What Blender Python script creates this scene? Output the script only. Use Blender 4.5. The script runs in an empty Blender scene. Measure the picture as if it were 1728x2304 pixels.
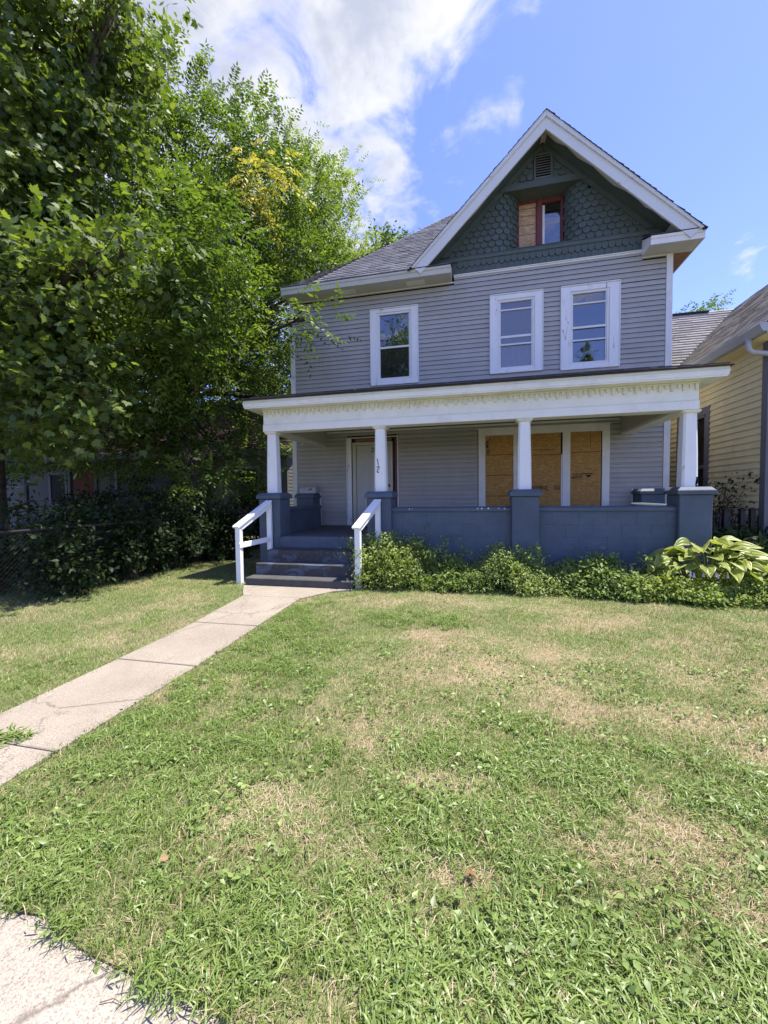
import bpy, bmesh, math, random
import numpy as np
from mathutils import Vector, Matrix

sc = bpy.context.scene
col = sc.collection
rng = np.random.default_rng(7)
random.seed(7)

# ------------------------------------------------------------------ camera
FW = Vector((-0.22931, 0.97246, -0.04169)); RT = Vector((0.97335, 0.22901, -0.01204)); UP = Vector((0.00216, 0.04334, 0.99906))
CAM = Vector((4.604, -9.534, 1.518))
cd = bpy.data.cameras.new('camera'); cam = bpy.data.objects.new('camera', cd); col.objects.link(cam)
m = Matrix.Identity(4)
for i, v in enumerate((RT, UP, -FW)):
    for k in range(3): m[k][i] = v[k]
m.translation = CAM
cam.matrix_world = m
cd.sensor_fit = 'HORIZONTAL'; cd.sensor_width = 36.0; cd.lens = 904.6 / 1728 * 36.0
cd.clip_start = 0.05; cd.clip_end = 600
sc.camera = cam

# ------------------------------------------------------------------ sun, sky, exposure
SUN = Vector((0.35, 0.135, 1.0)).normalized()
EXPOSURE = 1.6
SKY_STRENGTH = 0.15
SUN_STRENGTH = 3.4
sl = bpy.data.lights.new('sun', 'SUN'); so = bpy.data.objects.new('sun', sl); col.objects.link(so)
sl.energy = SUN_STRENGTH; sl.angle = math.radians(0.55); sl.color = (1.0, 0.95, 0.87)
so.rotation_mode = 'QUATERNION'; so.rotation_quaternion = SUN.to_track_quat('Z', 'Y')

W = bpy.data.worlds.new('World'); sc.world = W; W.use_nodes = True
wt = W.node_tree; wt.nodes.clear()
def wn(t, **k):
    n = wt.nodes.new(t)
    for a, b in k.items(): setattr(n, a, b)
    return n
def wl(a, b): wt.links.new(a, b)
def wmath(op, a, b=None, c=None, clamp=False):
    n = wn('ShaderNodeMath', operation=op, use_clamp=clamp)
    for i, x in enumerate((a, b, c)):
        if x is None: continue
        if isinstance(x, (int, float)): n.inputs[i].default_value = x
        else: wl(x, n.inputs[i])
    return n.outputs[0]
sky = wn('ShaderNodeTexSky', sky_type='NISHITA', sun_disc=False, sun_elevation=math.asin(SUN.z),
         sun_rotation=math.atan2(SUN.x, SUN.y), altitude=220, air_density=1.0, dust_density=0.4, ozone_density=4.0)
tc = wn('ShaderNodeTexCoord')
sep = wn('ShaderNodeSeparateXYZ'); wl(tc.outputs['Generated'], sep.inputs[0])
zz = wmath('ADD', wmath('MAXIMUM', sep.outputs[2], 0.02), 0.12)
cmb = wn('ShaderNodeCombineXYZ'); wl(wmath('DIVIDE', sep.outputs[0], zz), cmb.inputs[0]); wl(wmath('DIVIDE', sep.outputs[1], zz), cmb.inputs[1])
def wnoise(scale, detail, rough, dist=0.0, off=(0, 0, 0)):
    mp = wn('ShaderNodeMapping'); wl(cmb.outputs[0], mp.inputs[0]); mp.inputs['Location'].default_value = off
    n = wn('ShaderNodeTexNoise'); n.inputs['Scale'].default_value = scale; n.inputs['Detail'].default_value = detail
    n.inputs['Roughness'].default_value = rough; n.inputs['Distortion'].default_value = dist
    wl(mp.outputs[0], n.inputs[0]); return n.outputs[0]
base = wnoise(5.6, 12, 0.58, 0.35, (3.1, 0.4, 0))
def blob(d, r):
    v = Vector(d).normalized()
    n = wn('ShaderNodeVectorMath', operation='DOT_PRODUCT'); wl(tc.outputs['Generated'], n.inputs[0]); n.inputs[1].default_value = v
    # 1 - theta^2 / r^2
    q = wmath('SUBTRACT', 1.0, wmath('MULTIPLY', wmath('SUBTRACT', 1.0, n.outputs['Value']), 2.0 / (r * r)))
    return wmath('MAXIMUM', q, 0.0)
bias = None
# the bank of cumulus that stands over the trees, and the clear air beside it
for d, r, w in (((-0.48, 0.53, 0.70), 0.44, 0.72), ((-0.235, 0.60, 0.765), 0.36, 0.74), ((-0.20, 0.62, 0.86), 0.40, 0.70), ((-0.32, 0.735, 0.60), 0.32, 0.62), ((-0.20, 0.785, 0.587), 0.18, 0.48),
                ((-0.14, 0.83, 0.54), 0.11, 0.34), ((-0.06, 0.66, 0.75), 0.12, 0.36), ((0.375, 0.735, 0.566), 0.06, 0.50), ((0.43, 0.81, 0.398), 0.055, 0.52), ((0.22, 0.76, 0.60), 0.46, -0.42), ((0.45, 0.70, 0.55), 0.35, -0.15)):
    t = wmath('MULTIPLY', blob(d, r), w)
    bias = t if bias is None else (wmath('MAXIMUM', bias, t) if w > 0 else wmath('ADD', bias, t))
dens = wmath('ADD', wmath('MULTIPLY', wmath('SUBTRACT', base, 0.5), 2.3), wmath('ADD', bias, 0.52))
mr = wn('ShaderNodeMapRange', interpolation_type='SMOOTHSTEP'); wl(dens, mr.inputs[0])
mr.inputs[1].default_value = 0.56; mr.inputs[2].default_value = 1.16
# thick parts are greyer, thin edges bright
mr2 = wn('ShaderNodeMapRange', interpolation_type='SMOOTHSTEP'); wl(wmath('ADD', wmath('MULTIPLY', dens, .35), wnoise(3.6, 9, .58, .3, (9, 2, 0))), mr2.inputs[0])
mr2.inputs[1].default_value = 0.76; mr2.inputs[2].default_value = 1.10
cc = wn('ShaderNodeMix', data_type='RGBA'); wl(mr2.outputs[0], cc.inputs[0])
cc.inputs[6].default_value = (2.35, 2.35, 2.35, 1); cc.inputs[7].default_value = (1.42, 1.52, 1.78, 1)
mx = wn('ShaderNodeMix', data_type='RGBA')
wl(wmath('MULTIPLY', mr.outputs[0], 0.93), mx.inputs[0]); tint = wn('ShaderNodeMix', data_type='RGBA', blend_type='MULTIPLY'); tint.inputs[0].default_value = 1.0; wl(sky.outputs[0], tint.inputs[6]); tint.inputs[7].default_value = (.56, .515, .78, 1)
wl(tint.outputs[2], mx.inputs[6]); wl(cc.outputs[2], mx.inputs[7])
bg = wn('ShaderNodeBackground'); wl(mx.outputs[2], bg.inputs[0]); bg.inputs[1].default_value = SKY_STRENGTH
wo = wn('ShaderNodeOutputWorld'); wl(bg.outputs[0], wo.inputs[0])

vs = sc.view_settings
vs.view_transform = 'Standard'; vs.look = 'None'; vs.exposure = EXPOSURE; vs.gamma = 1.0; vs.use_curve_mapping = False

# ------------------------------------------------------------------ material helpers
class NT:
    def __init__(s, name):
        s.m = bpy.data.materials.new(name); s.m.use_nodes = True; s.t = s.m.node_tree; s.t.nodes.clear()
        s.out = s.t.nodes.new('ShaderNodeOutputMaterial'); s.p = s.t.nodes.new('ShaderNodeBsdfPrincipled')
        s.t.links.new(s.p.outputs[0], s.out.inputs[0])
        s.geo = s.t.nodes.new('ShaderNodeNewGeometry')
        s.pos = s.geo.outputs['Position']
    def n(s, t, **k):
        x = s.t.nodes.new(t)
        for a, b in k.items(): setattr(x, a, b)
        return x
    def l(s, a, b): s.t.links.new(a, b)
    def math(s, op, a, b=None, clamp=False):
        x = s.n('ShaderNodeMath', operation=op, use_clamp=clamp)
        for i, v in enumerate((a, b)):
            if v is None: continue
            if isinstance(v, (int, float)): x.inputs[i].default_value = v
            else: s.l(v, x.inputs[i])
        return x.outputs[0]
    def map(s, scale=(1, 1, 1), rot=(0, 0, 0), src=None):
        x = s.n('ShaderNodeMapping'); x.inputs['Scale'].default_value = scale; x.inputs['Rotation'].default_value = rot
        s.l(src or s.pos, x.inputs[0]); return x.outputs[0]
    def noise(s, scale, detail=4, rough=.6, dist=0., vec=None):
        x = s.n('ShaderNodeTexNoise'); x.inputs['Scale'].default_value = scale; x.inputs['Detail'].default_value = detail
        x.inputs['Roughness'].default_value = rough; x.inputs['Distortion'].default_value = dist
        s.l(vec or s.pos, x.inputs[0]); return x.outputs[0]
    def ramp(s, f, stops, interp='LINEAR'):
        x = s.n('ShaderNodeValToRGB'); e = x.color_ramp; e.interpolation = interp
        while len(e.elements) < len(stops): e.elements.new(.5)
        for q, (p, c) in zip(e.elements, stops):
            q.position = p; q.color = (c, c, c, 1) if isinstance(c, (int, float)) else (*c, 1)
        s.l(f, x.inputs[0]); return x.outputs[0]
    def mix(s, f, a, b, mode='MIX'):
        x = s.n('ShaderNodeMix', data_type='RGBA', blend_type=mode)
        for i, v in ((0, f), (6, a), (7, b)):
            if isinstance(v, (int, float)): x.inputs[i].default_value = v
            elif isinstance(v, tuple): x.inputs[i].default_value = (*v, 1)
            else: s.l(v, x.inputs[i])
        return x.outputs[2]
    def bump(s, h, strength=.3, dist=.01, normal=None):
        x = s.n('ShaderNodeBump'); x.inputs['Strength'].default_value = strength; x.inputs['Distance'].default_value = dist
        s.l(h, x.inputs['Height'])
        if normal is not None: s.l(normal, x.inputs['Normal'])
        s.l(x.outputs[0], s.p.inputs['Normal']); return x.outputs[0]
    def base(s, c):
        if isinstance(c, tuple): s.p.inputs['Base Color'].default_value = (*c, 1)
        else: s.l(c, s.p.inputs['Base Color'])
    def rough(s, r):
        if isinstance(r, (int, float)): s.p.inputs['Roughness'].default_value = r
        else: s.l(r, s.p.inputs['Roughness'])
    def spec(s, v): s.p.inputs['Specular IOR Level'].default_value = v
    def attr(s, name):
        x = s.n('ShaderNodeAttribute'); x.attribute_name = name; return x.outputs['Fac']
    def objrand(s): return s.n('ShaderNodeObjectInfo').outputs['Random']

def sc3(c, k): return tuple(min(1, x * k) for x in c)
def pmat(name, c, rough=.6, var=.18, scale=3., fine=40., bump=.15, bdist=.004, spec=.4, rand=0., dirt=None, dirt_amt=.0, dscale=2.):
    s = NT(name)
    f = s.noise(scale, 6, .65)
    k = s.mix(s.ramp(f, [(.3, 0.), (.7, 1.)]), sc3(c, 1 - var), sc3(c, 1 + var))
    f2 = s.noise(fine, 3, .6)
    k = s.mix(s.math('MULTIPLY', f2, .5), k, sc3(c, 1 - var * 1.2))
    if rand:
        k = s.mix(s.math('MULTIPLY', s.objrand(), rand), k, sc3(c, .55))
    if dirt:
        d = s.ramp(s.noise(dscale, 8, .7, .3), [(.5, 0.), (.72, 1.)])
        k = s.mix(s.math('MULTIPLY', d, dirt_amt), k, dirt)
    s.base(k); s.rough(rough); s.spec(spec)
    if bump: s.bump(f2, bump, bdist)
    return s.m
def peel(name, c, under, amt=.6, scale=9., stretch=(1, 1, .22), rough=.5, var=.08):
    """old paint flaking along the grain, bare grey wood below"""
    s = NT(name)
    v = s.map(stretch)
    a = s.noise(scale, 9, .72, .6, v)
    f = s.ramp(a, [(amt, 0.), (amt + .035, 1.)])
    k = s.mix(s.noise(2.5, 4), sc3(c, 1 - var), sc3(c, 1 + var * .4))
    k = s.mix(s.ramp(s.noise(30., 4, .6, 0, v), [(.55, 0.), (.8, .35)]), k, sc3(c, .7))
    s.base(s.mix(f, k, under)); s.rough(rough); s.spec(.35)
    b = s.math('SUBTRACT', s.math('MULTIPLY', s.noise(45., 5, .65, 0, v), .35), f)
    s.bump(b, .35, .004); return s.m

M = {}
# vinyl siding: warm grey with faint embossed grain and dust streaks
s = NT('vinyl'); v = s.map((.8, .8, 30))
k = s.mix(s.ramp(s.noise(1.6, 5, .6), [(.3, 0.), (.7, 1.)]), (.392, .382, .345), (.468, .455, .412))
k = s.mix(s.math('MULTIPLY', s.ramp(s.noise(2.2, 7, .7, .2, s.map((3., 3., .35))), [(.48, 0.), (.8, 1.)]), .3), k, (.27, .25, .24))
k = s.mix(s.math('MULTIPLY', s.objrand(), .35), k, (.34, .32, .31))
s.base(k); s.rough(.55); s.spec(.35); s.bump(s.noise(9., 4, .6, 0, v), .10, .003); M['vinyl'] = s.m
M['vinyl_trim'] = pmat('vinyl_trim', (.77, .765, .74), .5, .06, 2., 30., .05, dirt=(.42, .41, .38), dirt_amt=.35)
M['white'] = pmat('white_paint', (.80, .79, .73), .5, .06, 2.2, 60., .18, .003, dirt=(.45, .43, .36), dirt_amt=.35, dscale=3.)
M['cream'] = pmat('cream_paint', (.70, .69, .56), .6, .08, 2.2, 60., .15, .003, dirt=(.36, .35, .24), dirt_amt=.4, dscale=4.)
M['beige'] = pmat('beige_soffit', (.56, .54, .45), .6, .06, 1.5, 40., .08, dirt=(.34, .32, .25), dirt_amt=.3)
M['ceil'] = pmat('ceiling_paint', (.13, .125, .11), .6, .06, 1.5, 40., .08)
M['peel'] = peel('peeling_white', (.82, .815, .79), (.36, .34, .32), .605, 11.)
M['peel_col'] = peel('column_paint', (.82, .81, .77), (.48, .46, .43), .63, 16., (1, 1, .3))
M['barge'] = peel('barge_paint', (.70, .70, .68), (.30, .31, .29), .63, 5., (.5, 1, 1.))
M['rail'] = peel('rail_paint', (.84, .84, .82), (.35, .33, .30), .66, 12.)
M['green'] = pmat('green_paint', (.090, .114, .096), .55, .16, 4., 60., .25, .003, spec=.4, rand=.22, dirt=(.10, .12, .11), dirt_amt=.2, dscale=6.)
M['slat'] = pmat('vent_slat', (.26, .25, .24), .6, .1)
M['maroon'] = pmat('maroon_paint', (.16, .045, .045), .55, .2, 6., 50., .2, .002)
M['black'] = pmat('black_paint', (.012, .012, .013), .5, .2)
M['lap_shade'] = pmat('black_lap_shade', (.014, .014, .015), .9, .2)  # near-black wall core, stands in for the shade lines under the siding laps
M['dark'] = pmat('dark_interior', (.03, .028, .026), .8, .2)
M['room'] = pmat('plaster_room', (.22, .20, .18), .8, .1)
M['curtain'] = pmat('curtain_cloth', (.42, .42, .40), .85, .12, 9.)
M['ink'] = pmat('black_ink', (.022, .016, .012), .8, .2)
M['door'] = pmat('door_paint', (.50, .50, .46), .5, .05, 2., 50., .04)
M['brass'] = pmat('door_metal', (.10, .09, .08), .35, .2, spec=.8)
M['mailbox'] = pmat('mailbox_metal', (.42, .42, .43), .4, .12, 8., 60., .03, spec=.6, dirt=(.2, .15, .1), dirt_amt=.4, dscale=9.)
M['red'] = pmat('red_paint', (.26, .03, .03), .5, .15)
M['rust'] = pmat('rusty_wire', (.028, .023, .02), .8, .3, 10.)
M['metal'] = pmat('galvanised', (.22, .22, .23), .45, .2, 10., spec=.7)
M['wood_raw'] = pmat('raw_wood', (.30, .16, .07), .75, .3, 8., 60., .2)
M['bark'] = pmat('bark', (.085, .068, .052), .9, .45, 9., 26., 1.0, .03, spec=.15)
M['twig'] = pmat('twig', (.16, .10, .06), .8, .3, 9., 40., .2)
M['yellow'] = pmat('yellow_clapboard', (.80, .675, .37), .6, .08, 1.2, 50., .12, .003, rand=.10, dirt=(.38, .28, .15), dirt_amt=.3, dscale=1.5)
M['grey_trim'] = pmat('grey_trim', (.145, .145, .16), .55, .08)
M['gutter'] = pmat('gutter_metal', (.42, .42, .42), .4, .1, 2., spec=.6, dirt=(.25, .24, .22), dirt_amt=.5)
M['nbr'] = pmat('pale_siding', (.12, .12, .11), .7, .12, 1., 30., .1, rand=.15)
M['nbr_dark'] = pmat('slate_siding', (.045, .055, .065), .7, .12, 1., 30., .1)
M['rust_board'] = pmat('rust_board', (.14, .04, .018), .75, .3, 4.)
# blue-grey masonry paint
s = NT('masonry_paint')
a = s.noise(2.2, 7, .7, .2)
k = s.mix(s.ramp(a, [(.3, 0.), (.7, 1.)]), (.062, .082, .105), (.094, .120, .150))
k = s.mix(s.math('MULTIPLY', s.ramp(s.noise(1.1, 8, .75, .6), [(.55, 0.), (.75, 1.)]), .5), k, (.15, .158, .172))
k = s.mix(s.math('MULTIPLY', s.ramp(s.noise(3.4, 8, .7, .8, s.map((1, 1, .6))), [(.60, 0.), (.72, 1.)]), .5), k, (.05, .058, .07))
ch = s.ramp(s.noise(26., 6, .75, .5), [(.76, 0.), (.78, 1.)])
k = s.mix(s.math('MULTIPLY', ch, .8), k, (.36, .35, .33))
s.base(k); s.rough(.62); s.spec(.4); s.bump(s.noise(38., 6, .7), .6, .006); M['masonry'] = s.m
# worn step paint over old concrete
def stepmat(name, worn):
    s = NT(name)
    k = s.mix(s.noise(6., 5), (.065, .082, .11), (.10, .12, .15))
    dk = s.mix(s.noise(12., 6), (.02, .02, .021), (.066, .064, .062))
    k = s.mix(s.ramp(s.noise(3.2, 9, .75, .9, s.map((.7, 1, 1.3))), [(worn, 0.), (worn + .05, 1.)]), k, dk)
    k = s.mix(s.math('MULTIPLY', s.ramp(s.noise(14., 7, .75, .6), [(.62, 0.), (.68, 1.)]), .6), k, (.22, .23, .25))
    s.base(k); s.rough(.7); s.bump(s.noise(40., 6, .7), .5, .005); return s.m
M['step_a'] = stepmat('step_paint', .57); M['step_b'] = stepmat('step_worn', .44)
s = NT('step_bare'); k = s.mix(s.noise(7., 7, .7), (.026, .025, .024), (.10, .096, .090)); s.base(k); s.rough(.85); s.bump(s.noise(50., 5), .5, .004); M['step_c'] = s.m
# porch floor
s = NT('porch_floor'); k = s.mix(s.noise(2.6, 8, .75, .4), (.04, .043, .05), (.14, .135, .13)); s.base(k); s.rough(.75); s.bump(s.noise(30., 5), .3, .003); M['pfloor'] = s.m
# exposed-aggregate concrete
def concrete(name, a, b, c):
    s = NT(name)
    k = s.mix(s.ramp(s.noise(1.3, 6, .65, .3), [(.3, 0.), (.72, 1.)]), a, b)
    g = s.noise(150., 3, .7)
    k = s.mix(s.ramp(g, [(.36, .85), (.52, 0.)]), k, c)
    k = s.mix(s.ramp(s.noise(85., 2, .6), [(.60, 0.), (.70, .7)]), k, sc3(b, 1.25))
    k = s.mix(s.math('MULTIPLY', s.ramp(s.noise(5., 8, .75, .5), [(.56, 0.), (.75, 1.)]), .45), k, sc3(a, .62))
    cr_ = s.n('ShaderNodeTexVoronoi', feature='DISTANCE_TO_EDGE'); cr_.inputs['Scale'].default_value = .55; dn_ = s.noise(3., 5, .7)
    wv = s.n('ShaderNodeVectorMath', operation='ADD'); s.l(s.pos, wv.inputs[0]); s.l(s.map((.5, .5, .5), (0, 0, 0), dn_), wv.inputs[1]); s.l(wv.outputs[0], cr_.inputs[0])
    k = s.mix(s.ramp(cr_.outputs['Distance'], [(.0, .75), (.006, 0.)]), k, sc3(a, .3))
    k = s.mix(s.math('MULTIPLY', s.ramp(s.noise(.8, 7, .7, .8), [(.5, 0.), (.7, 1.)]), .4), k, sc3(a, .7))
    s.base(k); s.rough(.85); s.spec(.25); s.bump(g, .5, .004); return s.m
M['walk'] = concrete('walk_concrete', (.265, .225, .172), (.36, .31, .242), (.125, .10, .075))
M['sidewalk'] = concrete('sidewalk_concrete', (.31, .268, .212), (.405, .355, .29), (.15, .12, .09))
# OSB sheathing: flakes laid every way
s = NT('osb')
def flakes(rot, sc):
    v = s.map(sc, rot)
    d = s.n('ShaderNodeTexNoise'); d.inputs['Scale'].default_value = 6.; s.l(v, d.inputs[0])
    w = s.n('ShaderNodeMix', data_type='VECTOR'); w.inputs[0].default_value = .22; s.l(v, w.inputs[4]); s.l(d.outputs['Color'], w.inputs[5])
    x = s.n('ShaderNodeTexVoronoi'); x.inputs['Scale'].default_value = 30.; s.l(w.outputs[1], x.inputs[0])
    sp = s.n('ShaderNodeSeparateColor'); s.l(x.outputs['Color'], sp.inputs[0]); return sp.outputs[0], x.outputs['Distance']
a1, d1 = flakes((0, .5, 0), (.8, 1, 3.2)); a2, d2 = flakes((0, -.6, 0), (.9, 1, 3.)); sel = s.ramp(s.noise(5., 3), [(.47, 0.), (.53, 1.)])
fl = s.mix(sel, a1, a2)
k = s.ramp(fl, [(0., (.34, .175, .046)), (.35, (.43, .235, .066)), (.7, (.48, .27, .082)), (1., (.60, .38, .15))])
k = s.mix(s.math('MULTIPLY', s.ramp(s.noise(2., 6, .7), [(.4, 0.), (.7, 1.)]), .4), k, (.33, .18, .065))
s.base(k); s.rough(.8); s.spec(.2); s.bump(fl, .25, .003); M['osb'] = s.m
M['osb_pale'] = M['osb'].copy(); M['osb_pale'].name = 'osb_attic'  # copy of the sheathing with paler flakes, for the attic boards
for n_ in M['osb_pale'].node_tree.nodes:
    if n_.type == 'VALTORGB' and len(n_.color_ramp.elements) == 4:
        for e_, c_ in zip(n_.color_ramp.elements, ((.34, .21, .12), (.46, .31, .19), (.55, .39, .25), (.68, .52, .36))): e_.color = (*c_, 1)
# asphalt shingle
def shingle(name, a, b, rnd=True):
    s = NT(name)
    vv = s.attr('v')
    k = s.ramp(vv, [(0., a), (1., b)])
    k = s.mix(s.ramp(s.noise(160., 2, .6), [(.4, 0.), (.7, .5)]), k, sc3(b, 1.5))
    k = s.mix(s.math('MULTIPLY', s.ramp(s.noise(.9, 6, .7, .3), [(.45, 0.), (.75, 1.)]), .35), k, sc3(a, .6))
    s.base(k); s.rough(.92); s.spec(.15); s.bump(s.noise(180., 2), .4, .003); return s.m
M['shingle'] = shingle('shingle_grey', (.12, .115, .118), (.31, .295, .29))
M['shingle_dark'] = shingle('shingle_dark', (.040, .038, .042), (.085, .08, .082))
M['shingle_tan'] = shingle('shingle_weathered', (.23, .21, .185), (.42, .385, .34))
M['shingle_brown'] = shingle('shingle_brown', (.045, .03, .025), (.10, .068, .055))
# glass
def glass(name, refl, tint=(.75, .8, .82), mist=0.):
    m = bpy.data.materials.new(name); m.use_nodes = True; t = m.node_tree; t.nodes.clear()
    o = t.nodes.new('ShaderNodeOutputMaterial'); mxn = t.nodes.new('ShaderNodeMixShader')
    tr = t.nodes.new('ShaderNodeBsdfTransparent'); tr.inputs[0].default_value = (*tint, 1)
    gl = t.nodes.new('ShaderNodeBsdfGlossy'); gl.inputs['Roughness'].default_value = .015
    lw = t.nodes.new('ShaderNodeFresnel'); lw.inputs[0].default_value = 1.55
    ad = t.nodes.new('ShaderNodeMath'); ad.operation = 'ADD'; ad.inputs[1].default_value = refl; t.links.new(lw.outputs[0], ad.inputs[0])
    geo = t.nodes.new('ShaderNodeNewGeometry'); nz = t.nodes.new('ShaderNodeTexNoise'); nz.inputs['Scale'].default_value = 2.2; t.links.new(geo.outputs['Position'], nz.inputs[0])
    bp = t.nodes.new('ShaderNodeBump'); bp.inputs['Strength'].default_value = .05; bp.inputs['Distance'].default_value = .05
    t.links.new(nz.outputs[0], bp.inputs['Height']); t.links.new(bp.outputs[0], gl.inputs['Normal'])
    t.links.new(ad.outputs[0], mxn.inputs[0]); t.links.new(tr.outputs[0], mxn.inputs[1]); t.links.new(gl.outputs[0], mxn.inputs[2])
    last = mxn
    if mist:
        df = t.nodes.new('ShaderNodeBsdfDiffuse'); df.inputs[0].default_value = (.5, .5, .5, 1)
        m2 = t.nodes.new('ShaderNodeMixShader'); m2.inputs[0].default_value = mist
        t.links.new(mxn.outputs[0], m2.inputs[1]); t.links.new(df.outputs[0], m2.inputs[2]); last = m2
    t.links.new(last.outputs[0], o.inputs[0]); return m
M['glass'] = glass('window_glass', .13)
M['glass_dusty'] = glass('dusty_glass', .10, (.8, .8, .8), .16)
M['screen'] = glass('insect_screen', .02, (.35, .35, .35), .03)
# leaves
def leafmat(name, stops, trans=.42, tcol=(1.25, 1.25, .45), rough=.5, spec=.3, vary=.35):
    s = NT(name)
    k = s.ramp(s.attr('v'), stops)
    big = s.ramp(s.noise(.7, 3, .6), [(.35, 0.), (.65, 1.)])
    k = s.mix(s.math('MULTIPLY', big, vary), k, s.mix(1., k, (1.25, 1.12, .6), 'MULTIPLY'))
    s.base(k); s.rough(rough); s.spec(spec)
    tl = s.n('ShaderNodeBsdfTranslucent'); s.l(s.mix(1., k, tcol, 'MULTIPLY'), tl.inputs[0])
    ms = s.n('ShaderNodeMixShader'); ms.inputs[0].default_value = trans
    s.l(s.p.outputs[0], ms.inputs[1]); s.l(tl.outputs[0], ms.inputs[2]); s.l(ms.outputs[0], s.out.inputs[0]); return s.m
M['leaf_maple'] = leafmat('maple_leaf', [(0, (.040, .074, .020)), (.5, (.108, .158, .042)), (.97, (.235, .305, .075)), (1, (.24, .17, .05))], .46, (1.2, 1.25, .4), .5, .3)
M['leaf_ash'] = leafmat('compound_leaf', [(0, (.036, .072, .018)), (.45, (.095, .158, .034)), (.8, (.185, .26, .060)), (1, (.28, .345, .10))], .46, (1.2, 1.25, .4), .5, .3)
M['leaf_lime'] = leafmat('pale_leaf', [(0, (.12, .175, .045)), (.5, (.20, .265, .065)), (1, (.29, .345, .10))], .50, (1.2, 1.25, .45), .5, .3)
M['leaf_yellow'] = leafmat('yellowing_leaf', [(0, (.24, .27, .05)), (.5, (.44, .42, .09)), (1, (.56, .50, .13))], .4, (1.1, 1.1, .6))
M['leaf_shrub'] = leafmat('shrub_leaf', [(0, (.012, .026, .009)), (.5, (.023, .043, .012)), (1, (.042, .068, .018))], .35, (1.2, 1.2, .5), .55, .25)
M['leaf_cover'] = leafmat('cover_leaf', [(0, (.10, .17, .04)), (.5, (.21, .29, .08)), (.85, (.33, .40, .13)), (1, (.46, .50, .24))], .45)
M['leaf_dry'] = leafmat('dry_leaf', [(0, (.16, .08, .04)), (1, (.28, .16, .08))], .2, (1.1, 1, .8))
s = NT('hosta_leaf')
vv = s.attr('v'); k = s.ramp(vv, [(0, (.15, .20, .035)), (.45, (.31, .355, .075)), (.8, (.45, .47, .15)), (1, (.54, .53, .24))]); s.base(k); s.rough(.4)
tl = s.n('ShaderNodeBsdfTranslucent'); s.l(s.mix(1., k, (1.1, 1.15, .5), 'MULTIPLY'), tl.inputs[0]); ms = s.n('ShaderNodeMixShader'); ms.inputs[0].default_value = .4
s.l(s.p.outputs[0], ms.inputs[1]); s.l(tl.outputs[0], ms.inputs[2]); s.l(ms.outputs[0], s.out.inputs[0]); M['hosta'] = s.m
M['flower'] = pmat('lilac_petal', (.62, .5, .62), .6, .1)
# grass blades: v = hue of the blade, d = how dry it is
s = NT('grass_blade')
k = s.ramp(s.attr('v'), [(0, (.095, .150, .028)), (.5, (.17, .235, .052)), (1, (.28, .335, .10))])
kd = s.ramp(s.attr('v'), [(0, (.36, .26, .155)), (.5, (.52, .40, .26)), (1, (.66, .54, .38))])
k = s.mix(s.attr('d'), k, kd); s.base(k); s.rough(.5); s.spec(.35)
tl = s.n('ShaderNodeBsdfTranslucent'); s.l(s.mix(1., k, (1.1, 1.1, .55), 'MULTIPLY'), tl.inputs[0]); ms = s.n('ShaderNodeMixShader'); ms.inputs[0].default_value = .32
s.l(s.p.outputs[0], ms.inputs[1]); s.l(tl.outputs[0], ms.inputs[2]); s.l(ms.outputs[0], s.out.inputs[0]); M['grass'] = s.m
s = NT('weed_blade')
k = s.ramp(s.attr('v'), [(0, (.075, .130, .024)), (.5, (.160, .232, .050)), (1, (.285, .36, .105))]); s.base(k); s.rough(.42); s.spec(.45)
tl = s.n('ShaderNodeBsdfTranslucent'); s.l(s.mix(1., k, (1.1, 1.2, .5), 'MULTIPLY'), tl.inputs[0]); ms = s.n('ShaderNodeMixShader'); ms.inputs[0].default_value = .32
s.l(s.p.outputs[0], ms.inputs[1]); s.l(tl.outputs[0], ms.inputs[2]); s.l(ms.outputs[0], s.out.inputs[0]); M['weed'] = s.m
# soil with thatch
s = NT('soil')
k = s.mix(s.noise(55., 5, .7), (.14, .105, .065), (.40, .32, .21))
k = s.mix(s.ramp(s.noise(1.1, 6, .65), [(.35, 0.), (.55, 1.)]), k, s.mix(s.noise(40., 4), (.07, .10, .03), (.17, .19, .08)))
s.base(k); s.rough(.95); s.spec(.1); s.bump(s.noise(60., 5), .7, .012); M['soil'] = s.m
s = NT('asphalt'); s.base(s.mix(s.noise(90., 3), (.04, .04, .042), (.075, .073, .07))); s.rough(.9); s.bump(s.noise(120., 2), .4, .004); M['asphalt'] = s.m

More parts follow.
